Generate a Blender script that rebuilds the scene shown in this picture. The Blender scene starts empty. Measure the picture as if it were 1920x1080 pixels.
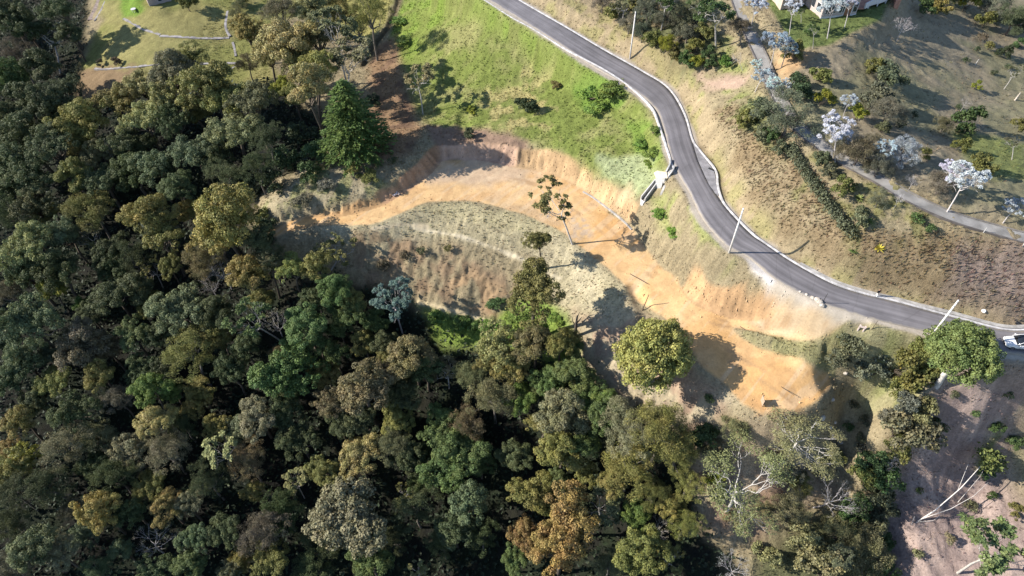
import bpy, math, random
import numpy as np
from mathutils import Vector, Matrix, Euler

rng = np.random.default_rng(11)
random.seed(11)
scene = bpy.context.scene
C = scene.collection

# ---------------------------------------------------------------- camera
FPX, PITCH, ROLL, CAMZ = 1280.0, math.radians(49.8), math.radians(1.86), 72.0
_R0 = np.array([1.0, 0, 0])
_U0 = np.array([0, math.sin(PITCH), math.cos(PITCH)])
_F0 = np.array([0, math.cos(PITCH), -math.sin(PITCH)])
CR = _R0 * math.cos(ROLL) - _U0 * math.sin(ROLL)
CU = _R0 * math.sin(ROLL) + _U0 * math.cos(ROLL)
cam_d = bpy.data.cameras.new('camera')
cam = bpy.data.objects.new('camera', cam_d)
C.objects.link(cam)
cam.matrix_world = Matrix(((CR[0], CU[0], -_F0[0], 0), (CR[1], CU[1], -_F0[1], 0), (CR[2], CU[2], -_F0[2], CAMZ), (0, 0, 0, 1)))
cam_d.sensor_width = 36.0
cam_d.lens = 36.0 * FPX / 1920.0
cam_d.clip_start = 0.5
cam_d.clip_end = 6000
scene.camera = cam

# ---------------------------------------------------------------- light
SUN_EL, SUN_ROT = math.radians(31), math.radians(-88)
world = bpy.data.worlds.new('World')
scene.world = world
world.use_nodes = True
wn = world.node_tree
for n in list(wn.nodes): wn.nodes.remove(n)
sky = wn.nodes.new('ShaderNodeTexSky'); sky.sky_type = 'NISHITA'; sky.sun_disc = False
sky.sun_elevation = SUN_EL; sky.sun_rotation = SUN_ROT; sky.altitude = 2000
bg = wn.nodes.new('ShaderNodeBackground'); bg.inputs['Strength'].default_value = 0.125
wo = wn.nodes.new('ShaderNodeOutputWorld')
wn.links.new(sky.outputs[0], bg.inputs['Color']); wn.links.new(bg.outputs[0], wo.inputs['Surface'])
sun_d = bpy.data.lights.new('sun', 'SUN'); sun_d.energy = 4.8; sun_d.angle = math.radians(0.5); sun_d.color = (1.0, 0.94, 0.85)
sun = bpy.data.objects.new('sun', sun_d); C.objects.link(sun)
sdir = Vector((math.sin(SUN_ROT) * math.cos(SUN_EL), math.cos(SUN_ROT) * math.cos(SUN_EL), math.sin(SUN_EL)))
sun.rotation_euler = (-sdir).to_track_quat('-Z', 'Y').to_euler()
sun.location = (-150, 0, 150)
scene.view_settings.view_transform = 'Standard'
scene.view_settings.look = 'None'
scene.view_settings.exposure = 1.12
scene.view_settings.gamma = 1.0
scene.view_settings.use_curve_mapping = False
scene.cycles.max_bounces = 6
scene.cycles.diffuse_bounces = 3
scene.cycles.transparent_max_bounces = 8

# ---------------------------------------------------------------- noise
def _h(ix, iy, seed):
    n = (ix.astype(np.int64) * 374761393 + iy.astype(np.int64) * 668265263 + seed * 2147483647) & 0xFFFFFFFF
    n = ((n ^ (n >> 13)) * 1274126177) & 0xFFFFFFFF
    n = ((n ^ (n >> 16)) * 2246822519) & 0xFFFFFFFF
    return ((n ^ (n >> 15)) & 0xFFFFFF) / float(0xFFFFFF)
def vn(x, y, seed=0):
    x = np.asarray(x, float); y = np.asarray(y, float)
    ix = np.floor(x); iy = np.floor(y); fx = x - ix; fy = y - iy
    fx = fx * fx * (3 - 2 * fx); fy = fy * fy * (3 - 2 * fy)
    a = _h(ix, iy, seed); b = _h(ix + 1, iy, seed); c = _h(ix, iy + 1, seed); d = _h(ix + 1, iy + 1, seed)
    return (a * (1 - fx) + b * fx) * (1 - fy) + (c * (1 - fx) + d * fx) * fy
def fbm(x, y, octs=4, seed=0):
    s = 0; a = .5; t = 0
    for i in range(octs):
        s = s + a * vn(x * 2 ** i + 17.3 * i, y * 2 ** i - 9.1 * i, seed + i); t += a; a *= .5
    return s / t
def sstep(a, b, x):
    t = np.clip((x - a) / (b - a), 0, 1)
    return t * t * (3 - 2 * t)

# ---------------------------------------------------------------- sight lines: a point of the place seen along one direction
def ray(u, v):
    d = CR * (u - 960.0) + CU * (540.0 - v) + _F0 * FPX
    return d / np.linalg.norm(d)
def pz(u, v, z):
    d = ray(u, v); t = (z - CAMZ) / d[2]
    return np.array([d[0] * t, d[1] * t, z])
def proj(p):
    q = np.array([p[0], p[1], p[2] - CAMZ])
    w = q @ _F0
    return 960 + FPX * (q @ CR) / w, 540 - FPX * (q @ CU) / w, w

# ---------------------------------------------------------------- natural relief (heights measured at spots of the hillside)
CTRL = """
1050 55 3;1160 120 2;1250 190 1;1290 280 .5;1320 350 0;1380 430 0;1450 490 -.5;1540 540 -1;1650 575 -1.5;1780 608 -2;1920 640 -2.5;940 0 4;1990 650 -2.8
1400 40 9.5;1450 150 9;1500 245 8.5;1640 330 8;1770 400 7;1920 440 6;1300 140 4;1350 250 4.2;1400 320 4;1480 420 3.2;1600 490 2.8;1750 540 1.2;1880 580 -.6
1650 100 8;1750 150 5;1850 200 2.5;1900 60 1;1800 300 6;1700 30 8;1560 60 11;1500 100 10.5;1660 220 7.5;1920 300 4
1200 0 6.5;1300 100 6.5;1330 0 9.5;1450 0 11;1560 -60 12;1750 -60 6;1100 -40 6
860 0 -.5;760 0 -6;740 100 -9;800 200 -9;900 180 -6;1000 150 -3.6;1100 200 -2.6;1200 260 -1.6;1180 300 -3.6;830 255 -7;950 262 -5.8;1050 285 -5.2;1150 345 -5.2;1230 370 -3.2
860 310 -8.4;1000 330 -8.6;1130 400 -8.8;1180 480 -9;1290 560 -7.6;1220 430 -6;1300 495 -4.2;1390 545 -3.8;1460 580 -3.2;1530 560 -2
770 290 -6.6;700 310 -6.6;620 335 -7.2;520 390 -9.4;750 360 -8.6;690 405 -9.6;600 412 -10.4;520 435 -11.6
800 380 -9.6;950 400 -9.7;1050 450 -10;1150 530 -10.2;650 450 -11.6;800 470 -12.2;900 500 -13;1000 480 -11.4;1100 560 -12;850 550 -15.5;950 600 -17.5;1150 640 -12.5;1200 740 -15;1350 770 -13;1400 850 -18.5;1440 690 -9.5
700 600 -20.5;640 520 -15;500 500 -17;300 450 -22;100 400 -24;0 600 -28;300 700 -30;600 800 -32;900 800 -28;1050 750 -22;850 1000 -38;500 1050 -38;0 1080 -36;1150 900 -26;1300 1000 -26;1000 1080 -36;1280 840 -19
1500 1000 -25;1600 910 -22;1680 1050 -26;1590 820 -18.5;1630 770 -15.5;1700 700 -8;1610 650 -5.5;1800 720 -6;1900 700 -4.5;1850 755 -7.5;1690 780 -9.5;1745 835 -17;1810 870 -20;1910 860 -18.5;1900 950 -21;1760 950 -23;1920 1080 -24;1720 740 -7;1500 840 -17
0 0 -14;100 200 -20;250 0 -8;300 90 -10;420 100 -11;400 200 -14;200 150 -14;550 60 -10;520 200 -12;640 260 -9.5;680 180 -10;250 300 -18;450 330 -15;720 230 -9.4
-300 0 -16;-400 600 -30;-300 1100 -38;500 1400 -42;1500 1400 -30;2200 1000 -18;2300 500 -2;2300 100 3;300 -200 -6;900 -200 4;1500 -200 12;2100 -150 2
"""
cp = np.array([pz(*map(float, s.split())) for s in CTRL.replace('\n', ';').split(';') if s.strip()])
SC = 50.0
def _phi(r2): return np.where(r2 > 1e-12, 0.5 * r2 * np.log(np.maximum(r2, 1e-12)), 0)
_n = len(cp)
_A = np.zeros((_n + 3, _n + 3))
_X = cp[:, :2] / SC
_A[:_n, :_n] = _phi(((_X[:, None] - _X[None]) ** 2).sum(-1)) + np.eye(_n) * 2e-3
_A[:_n, _n] = 1; _A[:_n, _n + 1:] = _X; _A[_n, :_n] = 1; _A[_n + 1:, :_n] = _X.T
_w = np.linalg.solve(_A, np.concatenate([cp[:, 2], [0, 0, 0]]))
def base_h(x, y):
    x = np.clip(x, -150, 165) / SC; y = np.clip(y, 5, 215) / SC
    z = _w[_n] + _w[_n + 1] * x + _w[_n + 2] * y
    for i in range(_n):
        z = z + _w[i] * _phi((x - _X[i, 0]) ** 2 + (y - _X[i, 1]) ** 2)
    return z

def axis(parts):
    out = [parts[0][0]]
    for a, b, s in parts:
        n = max(1, int(round((b - a) / s)))
        out += list(np.linspace(a, b, n + 1)[1:])
    return np.array(out)
GX = axis([(-1800, -600, 120), (-600, -170, 20), (-170, -110, 2), (-110, -46, .8), (-46, 72, .27), (72, 112, .5), (112, 165, 1.5), (165, 600, 20), (600, 1800, 120)])
GY = axis([(-1500, -300, 120), (-300, 0, 20), (0, 22, 1.5), (22, 46, .7), (46, 112, .27), (112, 165, .5), (165, 210, 1.5), (210, 600, 20), (600, 2000, 120)])
XX, YY = np.meshgrid(GX, GY)
# the spline on a coarser net first, then read onto the fine net
bx = np.unique(np.concatenate([GX[GX < -170], np.arange(-170, 166, 1.5), GX[GX > 165]]))
by = np.unique(np.concatenate([GY[GY < 0], np.arange(0, 211, 1.5), GY[GY > 210]]))
BXX, BYY = np.meshgrid(bx, by)
BZ = base_h(BXX, BYY)
def interp(ax, ay, Z, x, y):
    x = np.asarray(x, float); y = np.asarray(y, float)
    i = np.clip(np.searchsorted(ax, x) - 1, 0, len(ax) - 2); j = np.clip(np.searchsorted(ay, y) - 1, 0, len(ay) - 2)
    fx = np.clip((x - ax[i]) / (ax[i + 1] - ax[i]), 0, 1); fy = np.clip((y - ay[j]) / (ay[j + 1] - ay[j]), 0, 1)
    return (Z[j, i] * (1 - fx) + Z[j, i + 1] * fx) * (1 - fy) + (Z[j + 1, i] * (1 - fx) + Z[j + 1, i + 1] * fx) * fy
ZZ = interp(bx, by, BZ, XX, YY)
far = sstep(170, 700, np.hypot(XX, YY - 90))
ZZ = ZZ * (1 - far) + far * (-12 + 60 * (fbm(XX / 300, YY / 300, 3, 5) - .5))
def ground(x, y): return interp(GX, GY, ZZ, x, y)
def hit(u, v, h=0.0):
    d = ray(u, v)
    t = np.arange(40, 420, 0.7)
    g = CAMZ + d[2] * t - ground(d[0] * t, d[1] * t) - h
    k = np.argmax(g < 0)
    if g[k] >= 0: k = len(t) - 1
    a, b = t[k - 1], t[k]
    for _ in range(16):
        m = .5 * (a + b)
        if CAMZ + d[2] * m - float(ground(d[0] * m, d[1] * m)) - h < 0: b = m
        else: a = m
    return np.array([d[0] * b, d[1] * b, CAMZ + d[2] * b])
def pts(s): return [tuple(map(float, q.split())) for q in s.replace('\n', ';').split(';') if q.strip()]
def wpoly(s): return np.array([hit(u, v) for u, v in pts(s)])

def smooth_line(P, step=.6):
    """Catmull-Rom through P, resampled about every STEP metres."""
    P = np.asarray(P, float); out = []
    Q = np.vstack([2 * P[0] - P[1], P, 2 * P[-1] - P[-2]])
    for i in range(1, len(Q) - 2):
        n = max(2, int(np.linalg.norm(Q[i + 1] - Q[i]) / step))
        t = np.linspace(0, 1, n, endpoint=False)[:, None]
        out.append(.5 * (2 * Q[i] + (Q[i + 1] - Q[i - 1]) * t + (2 * Q[i - 1] - 5 * Q[i] + 4 * Q[i + 1] - Q[i + 2]) * t ** 2 + (3 * Q[i] - Q[i - 1] - 3 * Q[i + 1] + Q[i + 2]) * t ** 3))
    out.append(P[-1:])
    return np.vstack(out)
def seg_dist(x, y, P, closed=False):
    """distance to a polyline, and where along it (index + fraction), over flat arrays"""
    P = np.asarray(P)[:, :2]
    Q = np.vstack([P, P[:1]]) if closed else P
    best = np.full(x.shape, 1e9); where = np.zeros(x.shape)
    for i in range(len(Q) - 1):
        a = Q[i]; ab = Q[i + 1] - a; L = ab @ ab + 1e-12
        t = np.clip(((x - a[0]) * ab[0] + (y - a[1]) * ab[1]) / L, 0, 1)
        d = (x - a[0] - t * ab[0]) ** 2 + (y - a[1] - t * ab[1]) ** 2
        m = d < best
        best = np.where(m, d, best); where = np.where(m, i + t, where)
    return np.sqrt(best), where
def inside(x, y, P):
    P = np.asarray(P)[:, :2]; r = np.zeros(x.shape, bool); j = len(P) - 1
    for i in range(len(P)):
        xi, yi = P[i]; xj, yj = P[j]
        if yi != yj:
            r ^= ((yi > y) != (yj > y)) & (x < (xj - xi) * (y - yi) / (yj - yi) + xi)
        j = i
    return r
def near_box(P, m):
    P = np.asarray(P)
    return (XX > P[:, 0].min() - m) & (XX < P[:, 0].max() + m) & (YY > P[:, 1].min() - m) & (YY < P[:, 1].max() + m)
def sdf(P, m):
    """signed distance to a closed outline on the ground net (negative inside), far value beyond M metres"""
    D = np.full(XX.shape, 99.0); W = np.zeros(XX.shape); b = near_box(P, m)
    d, w = seg_dist(XX[b], YY[b], P, True)
    D[b] = np.where(inside(XX[b], YY[b], P), -d, d); W[b] = w
    return D, W
def ldist(P, m):
    D = np.full(XX.shape, 99.0); W = np.zeros(XX.shape); b = near_box(P, m)
    D[b], W[b] = seg_dist(XX[b], YY[b], P)
    return D, W

# ---------------------------------------------------------------- road
ROAD = """824 -60 876 -60 5;917 0 973 0 4;1010 58 1062 52 3.1;1107 121 1130 93 2.2;1180 163 1205 135 1.6;1228 203 1252 166 1.1;1246 245 1281 213 .8;1256 290 1297 262 .5
1275 330 1309 300 .3;1293 360 1330 345 .15;1320 413 1360 388 0;1363 460 1403 435 -.2;1403 482 1437 459 -.4;1453 523 1490 494 -.7;1527 563 1560 532 -1;1590 585 1620 552 -1.3
1650 602 1675 565 -1.6;1757 627 1790 596 -2;1860 657 1877 618 -2.4;1930 668 1935 620 -2.6;2030 690 2040 625 -3"""
rr = pts(ROAD)
RL = smooth_line([pz(a, b, z) for a, b, c, d, z in rr], 1.0)
RR = smooth_line([pz(c, d, z) for a, b, c, d, z in rr], 1.0)
def resample(P, n):
    s = np.concatenate([[0], np.cumsum(np.linalg.norm(np.diff(P, axis=0), axis=1))])
    q = np.linspace(0, s[-1], n)
    return np.stack([np.interp(q, s, P[:, k]) for k in range(3)], 1)
def resample_pairs(A, B, per):
    # keep station pairing: resample inside each station interval
    return A, B
def stations(idx0, idx1):
    P = [pz(r[idx0], r[idx0 + 1], r[4]) for r in rr]
    Q = np.vstack([2 * P[0] - P[1], P, 2 * P[-1] - P[-2]]); out = []
    for i in range(1, len(Q) - 2):
        t = np.linspace(0, 1, 7, endpoint=False)[:, None]
        out.append(.5 * (2 * Q[i] + (Q[i + 1] - Q[i - 1]) * t + (2 * Q[i - 1] - 5 * Q[i] + 4 * Q[i + 1] - Q[i + 2]) * t ** 2 + (3 * Q[i] - Q[i - 1] - 3 * Q[i + 1] + Q[i + 2]) * t ** 3))
    return np.vstack(out + [P[-1][None]])
RL = stations(0, 2); RR = stations(2, 4)
RC = .5 * (RL + RR)
roadpoly = np.vstack([RL, RR[::-1]])
BAY = np.array([pz(u, v, .35) for u, v in pts("1297 262;1309 281;1323 299;1334 312;1341 326;1343 342;1348 364;1336 357;1322 328;1309 300")])
D_road, _ = sdf(roadpoly, 16)
D_bay, _ = sdf(BAY, 16)
_, Wr = ldist(RC, 18)
zr = np.interp(Wr, np.arange(len(RC)), RC[:, 2])
Dr = np.minimum(D_road, D_bay)
k = 1 - sstep(.9, 3.4, Dr)
ZZ = ZZ * (1 - k) + k * (zr - .10)

# ---------------------------------------------------------------- excavated platform
PLAT = """828 300 -8.9;900 299 -9;965 312 -9;1035 326 -9.1;1095 357 -9.2;1140 397 -9.3;1185 432 -9.2;1218 478 -9;1265 525 -8.7;1300 566 -8.2;1350 586 -7.8;1420 597 -7.3;1480 603 -6.6;1535 596 -4.6
1556 584 -2.6;1592 592 -2.4;1575 612 -3.4;1520 634 -5.9;1480 634 -6.9;1420 622 -8.1;1370 616 -8.7;1392 640 -8.9;1420 655 -9;1470 672 -9.2;1540 693 -9.4;1562 712 -9.6;1545 738 -9.8;1508 768 -10;1440 776 -10;1395 757 -9.9;1362 722 -9.6
1320 690 -9.3;1288 640 -9;1240 590 -9.1;1180 542 -9.3;1150 512 -9.5;1088 462 -9.7;1060 437 -9.7;1010 412 -9.6;950 392 -9.6;870 376 -9.5;800 380 -9.5;745 402 -9.7;690 420 -9.9;600 420 -10.4;545 430 -10.9;516 446 -11.4
512 432 -11.3;560 409 -10.7;650 402 -10.1;705 388 -9.8;755 362 -9.4;800 330 -9.1"""
PP = np.array([pz(*q) for q in pts(PLAT)])
PPs = smooth_line(np.vstack([PP, PP[:1]]), 1.5)[:-1]
D_plat, W_plat = sdf(PPs, 14)
# platform level: smooth blend of the rim heights
num = np.zeros(XX.shape); den = np.zeros(XX.shape); b = D_plat < 14
for p in PP:
    w = 1 / ((XX[b] - p[0]) ** 2 + (YY[b] - p[1]) ** 2 + 6) ** 1.5
    num[b] += w * p[2]; den[b] += w
zp = np.where(b, num / np.maximum(den, 1e-9), 0)
rise = ZZ - zp
s_arc = W_plat * 1.5
ribn = vn(s_arc / .55, s_arc * 0 + 3, 31) * .65 + vn(s_arc / .25, s_arc * 0 + 8, 32) * .35
cutw = 2.6 + .8 * (fbm(XX / 6, YY / 6, 2, 9) - .5) + .0 * s_arc
cutw = np.where(rise > 0, cutw, 4.2)
kk = 1 - sstep(0, 1, D_plat / cutw) ** .85
kk = np.where(b, kk, 0)
k_road_guard = sstep(.2, 2.5, Dr)
kk = kk * np.where(D_plat > 0, k_road_guard, np.maximum(k_road_guard, .0))
Zc = ZZ * (1 - kk) + kk * zp
wall = np.where((D_plat > 0) & (rise > .6), np.clip(4 * kk * (1 - kk), 0, 1), 0)
Zc += wall * (ribn - .5) * .75
ZZ = Zc

wz = fbm(XX / .45, YY / .45, 3, 33)
ZZ += wall * ((wz - .5) * .5 - .35 * sstep(.55, .7, vn(XX / 1.1, YY / 1.1, 34)))
gyb, gxb = np.gradient(BZ, by, bx)
gxf = interp(bx, by, gxb, XX, YY); gyf = interp(bx, by, gyb, XX, YY); gl = np.hypot(gxf, gyf) + 1e-6; gxf /= gl; gyf /= gl
comb = 0
wob = fbm(XX / 4, YY / 4, 2, 36) - .5
cdx = gxf - 1.2 * wob * gyf; cdy = gyf + 1.2 * wob * gxf
for k_ in range(-4, 5): comb = comb + vn((XX + cdx * k_ * .30) / .34, (YY + cdy * k_ * .30) / .34, 35)
comb = np.clip((comb / 9 - .5) * 3.0 + .5, 0, 1)
comb = comb * .6 + .4 * fbm(XX / .7, YY / .7, 2, 37)
# ---------------------------------------------------------------- gullies, paths, benches
def carve(s, width, depth):
    global ZZ
    L = wpoly(s); D, _ = ldist(L, width * 3)
    D = D + 1.2 * (fbm(XX / 2.5, YY / 2.5, 2, 77) - .5)
    ZZ = ZZ - depth * (1 - sstep(0, width, np.maximum(D, 0)))
    return D
D_g1 = carve("752 -20;741 20;728 52;700 85;682 120", 1.1, .7)
D_g2 = carve("1560 650;1580 640;1600 628;1618 619", 1.6, 1.0)
D_g3 = carve("870 245;868 215;880 200", 1.5, .5)
D_g4 = carve("1576 700;1592 760;1600 830;1560 900;1500 930", 4.5, 2.2)
D_g5 = carve("1700 850;1675 920;1655 1010;1640 1090", 5.5, 4.0)
D_g6 = carve("1190 545;1215 590;1245 640;1270 700", 1.6, .8)
PATHS = [("1376 -12;1392 30;1412 75;1432 118;1446 155;1462 188;1480 220;1503 246;1535 270;1580 300;1640 333;1700 369;1770 402;1850 427;1930 447;2020 462", 1.05)]
path_lines = []
for s, hw in PATHS:
    L = smooth_line(wpoly(s), .8)
    D, W = ldist(L, 9)
    zz = np.interp(W, np.arange(len(L)), L[:, 2])
    k = 1 - sstep(hw + .2, hw + 2.2, D)
    ZZ = ZZ * (1 - k) + k * zz
    path_lines.append((L, hw, D))
# level ground under the two houses and the car park of the lawn
def bench(s, z, soft):
    global ZZ
    P = wpoly(s); D, _ = sdf(P, soft + 6)
    k = 1 - sstep(0, soft, D)
    ZZ = ZZ * (1 - k) + k * (ZZ[D < 0].mean() if z is None else z)
    return D
D_terr = bench("1425 -60;1425 20;1500 92;1545 86;1560 82;1600 60;1652 36;1700 -60", 10.6, 4.0)
D_hut = bench("255 -60;262 14;300 22;345 10;350 -60", None, 3.0)
# ground texture: clods, tussocks, erosion
veg_amp = .16 * (1 - np.clip(kk * 1.3, 0, 1)) * sstep(.5, 2.0, Dr)
ZZ = ZZ + veg_amp * (fbm(XX / .9, YY / .9, 3, 41) - .5) * 2.2 + .5 * sstep(3, 8, Dr) * (1 - np.clip(kk, 0, 1)) * (fbm(XX / 7, YY / 7, 3, 43) - .5)
ZZ += .22 * (comb - .5) * sstep(.8, 2.0, Dr) * (1 - np.clip(kk * 1.5, 0, 1))
ZZ += .05 * np.clip(kk, 0, 1) * (fbm(XX / 1.6, YY / 1.6, 3, 47) - .5)
P = wpoly("640 440;760 440;880 480;960 520;1000 560;900 590;780 560;660 520"); D_ero, _ = sdf(P, 6)
er = 1 - sstep(-2, 3, D_ero)
ZZ -= er * .7 * (1 - np.abs(2 * fbm(XX / 2.0, YY / 2.4, 4, 51) - 1)) ** 2
P = wpoly("1130 590;1180 600;1290 700;1300 800;1180 740;1110 640"); D_ero2, _ = sdf(P, 6)
ZZ -= (1 - sstep(-2, 2, D_ero2)) * .7 * (1 - np.abs(2 * fbm(XX / 2.2, YY / 3, 3, 52) - 1)) ** 2
P = wpoly("1745 715;1960 690;1990 1120;1630 1120;1650 970;1700 860;1745 800"); D_pur, _ = sdf(P, 8)
pu = 1 - sstep(-2, 3, D_pur)
ZZ -= pu * .55 * (1 - np.abs(2 * fbm(XX / 1.6 + YY / 3, YY / 2.2, 3, 53) - 1)) ** 2

# ---------------------------------------------------------------- ground colours (what grows or lies where)
n1 = fbm(XX / 9, YY / 9, 4, 61); n2 = fbm(XX / 2.2, YY / 2.2, 4, 62); n3 = fbm(XX / .6, YY / .6, 2, 63); n4 = fbm(XX / 24, YY / 24, 3, 64)
jit = 3.2 * (fbm(XX / 3.0, YY / 3.0, 3, 65) - .5)
col = np.empty(XX.shape + (3,)); col[:] = (.22, .18, .11)
grassy = np.ones(XX.shape)
def lay(mask, c, g=None, vary=None):
    global col, grassy
    m = np.clip(mask, 0, 1)[..., None]
    c = np.array(c) * np.ones(XX.shape + (1,))
    if vary is not None: c = c * (1 - vary[0][..., None]) + np.array(vary[1]) * vary[0][..., None]
    col = col * (1 - m) + c * m
    if g is not None: grassy = grassy * (1 - m[..., 0]) + g * m[..., 0]
def zone(s, soft=1.5, jk=1.0):
    P = wpoly(s); D, _ = sdf(P, soft * 2 + 5)
    return 1 - sstep(-soft, soft, D + jit * jk)
def strip(s, w, soft=.5, jk=.25):
    L = smooth_line(wpoly(s), 1.0); D, _ = ldist(L, w + 6)
    return 1 - sstep(w - soft, w + soft, D + jit * jk)
mix = lambda n, a, b: sstep(a, b, n)
# far country
lay(sstep(175, 220, np.hypot(XX, YY - 90)), (.07, .085, .04))
# green pasture west of the road
lay(zone("735 -80;830 -80;915 0;1060 85;1218 200;1256 320;1190 360;1140 345;1050 288;950 258;850 245;800 240;770 200;745 110;735 60", 1.5, .5), (.132, .158, .040), None, (mix(n2 * .5 + n1 * .5, .4, .65), (.182, .178, .070)))
lay(zone("745 -40;860 -30;930 20;1060 95;1180 170;1130 160;1040 115;960 80;880 40;800 60;790 110;760 120;735 70", 2, 1.2) * mix(n2, .3, .6), (.125, .17, .034))
lay(zone("1070 160;1130 145;1175 190;1130 215;1085 200", 1, 1) , (.115, .175, .035))
lay(zone("1175 225;1230 225;1252 300;1215 320;1180 270", 1, 1) * mix(n2, .3, .55), (.12, .17, .035))
lay(zone("1120 290;1200 290;1240 325;1190 360;1130 330", 1, .8), (.235, .26, .135))
lay(zone("980 130;1060 140;1050 250;930 240;900 190", 2, 1.5) * mix(n2, .45, .6), (.27, .235, .10))
lay(zone('1215 365;1260 360;1330 420;1400 490;1360 500;1280 440;1230 400', 1.2, .8) * mix(n2, .42, .6), (.20, .21, .075))
# bare purple-brown ground by the gully and behind the cut
lay(zone("690 90;740 70;760 150;790 240;770 290;700 310;620 290;690 200", 1.5, .8), (.135, .085, .055), .5, (mix(n2, .4, .6), (.2, .13, .075)))
lay(zone("800 235;880 240;990 262;1000 300;900 302;820 300", 1, .6), (.2, .135, .095), .5)
# terrace banks below the platform
lay(zone("745 395;880 378;1010 410;1090 465;1180 545;1150 600;1060 590;1000 480;850 445;650 470;600 430", 1.2, .6), (.335, .29, .19), None, (mix(n1, .45, .7), (.29, .25, .155)))
lay(zone("760 385;880 378;1010 412;1060 440;1000 445;900 420;800 400", .8, .5) * .8, (.30, .262, .155))
lay(zone("640 440;760 440;880 480;980 520;1000 570;900 590;780 560;680 530", 1.5, 1) * mix(n2, .35, .62), (.195, .138, .085), .4)
lay(zone("840 530;880 505;950 540;960 580;930 600;870 585", .8, .8) * mix(n2, .38, .55), (.255, .175, .10), .3)
lay(zone("1080 585;1180 590;1290 690;1380 750;1330 790;1290 860;1350 960;1300 1000;1290 800;1150 750;1100 660", 1.5, 1.2), (.25, .178, .125), .5, (mix(n2, .42, .6), (.285, .238, .16)))
lay(zone("1290 860;1420 800;1500 860;1560 920;1440 1000;1330 1000", 1.5, 1.2), (.23, .16, .11), .6, (mix(n2, .42, .6), (.28, .215, .145)))
lay(zone("1400 620;1520 640;1570 660;1565 705;1470 668;1390 632", .6, .4), (.29, .255, .14), 1)
lay(zone("1560 630;1640 600;1740 640;1760 720;1700 760;1600 700;1570 680", 1, .8), (.22, .20, .11), 1, (mix(n2, .45, .6), (.16, .16, .07)))
# west mound
lay(zone("480 400;540 350;600 305;680 300;725 345;700 375;600 392;520 420;480 440", 1, .6), (.265, .225, .145), 1, (mix(n2, .45, .6), (.19, .185, .09)))
# banks east of the road
lay(zone("960 -30;1062 50;1130 92;1205 134;1252 165;1282 213;1297 262;1345 340;1362 388;1437 459;1492 494;1560 531;1677 564;1790 596;1930 620;1930 596;1760 566;1640 535;1540 492;1470 445;1405 372;1362 300;1345 225;1310 150;1250 98;1160 30;1090 -30", .7, .35), (.255, .20, .122), .7, (mix(n2, .42, .6), (.215, .185, .088)))
lay(zone("1340 205;1400 195;1450 245;1500 300;1600 430;1700 440;1770 425;1940 470;1940 600;1760 566;1640 535;1540 492;1470 445;1405 372;1362 300;1345 225", .8, .45), (.185, .138, .080), 1, (mix(n1 * .6 + n2 * .4, .42, .62), (.215, .172, .105)))
lay(zone("1800 470;1940 460;1940 610;1830 580;1770 540", 2, 1), (.20, .152, .122), 1)
lay(zone("1240 70;1360 60;1400 150;1440 250;1360 220;1290 130", 1.2, 1.2) * mix(n2, .4, .6), (.17, .18, .065), 1)
lay(zone("1300 140;1400 145;1390 172;1320 165", .8, 1), (.30, .215, .16), .3)
lay(zone("1110 -40;1350 -40;1345 100;1290 130;1230 90", 1.5, 1), (.10, .105, .05), 1, (mix(n2, .45, .6), (.15, .12, .07)))
lay(zone('1390 190;1440 230;1480 290;1440 290;1400 240', 1, .8) , (.135, .14, .062), 1)
lay(zone("1460 290;1600 300;1760 400;1760 440;1620 480;1500 380", 1.5, 1.5) * mix(n2, .4, .6), (.15, .14, .06), 1)
# upper right meadow
lay(zone("1470 150;1530 100;1660 40;1720 -60;2000 -60;2000 450;1800 395;1640 322;1510 238", 2, 1), (.205, .172, .118), .45, (mix(n1, .4, .6), (.172, .158, .095)))
lay(zone("1440 10;1425 -60;1700 -60;1652 36;1600 60;1556 84;1545 86;1500 92;1470 60", .5, .1), (.10, .125, .042), 1)
lay(zone("1445 100;1480 95;1530 100;1500 130;1470 150", 1, .6), (.33, .22, .12), .2)
lay(zone("1790 250;1930 270;1930 340;1840 330", 2, 1), (.15, .165, .06), 1)
# upper left lawns
lay(zone("160 -80;720 -80;730 20;690 80;560 30;470 60;520 140;520 190;440 160;300 180;140 200;150 130;190 40", 1.5, .8), (.205, .185, .075), 1, (mix(n1, .4, .62), (.165, .165, .055)))
lay(zone("225 -40;262 -40;270 20;255 30;230 34", .6, .3), (.11, .17, .03), 1)
lay(zone("590 40;690 -60;740 -60;728 40;690 80;640 60", 1, .8), (.215, .195, .07), 1)
lay(zone("130 135;260 128;270 170;140 210", 1, 1), (.17, .12, .07), .6)
# south-east slope
lay(pu, (.225, .17, .15), .8, (mix(n2, .42, .6), (.275, .21, .18)))
lay(zone("1860 800;1950 770;1950 1000;1890 940", 2, 2) * mix(n2, .48, .62), (.13, .135, .06), 1)
# forest floor
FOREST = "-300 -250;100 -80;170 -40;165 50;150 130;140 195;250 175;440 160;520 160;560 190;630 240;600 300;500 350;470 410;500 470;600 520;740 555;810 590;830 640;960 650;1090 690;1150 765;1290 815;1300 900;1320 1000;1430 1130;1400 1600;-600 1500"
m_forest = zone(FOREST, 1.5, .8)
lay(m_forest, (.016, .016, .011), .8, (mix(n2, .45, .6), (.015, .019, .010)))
lay(zone("1480 960;1640 960;1660 1120;1400 1120", 2, 1.5), (.10, .10, .05), 1)
lay(zone("785 572;860 590;930 600;960 565;1000 550;1060 590;1090 660;1060 690;960 655;830 655", 1.0, .6), (.135, .185, .04), 1)
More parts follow.
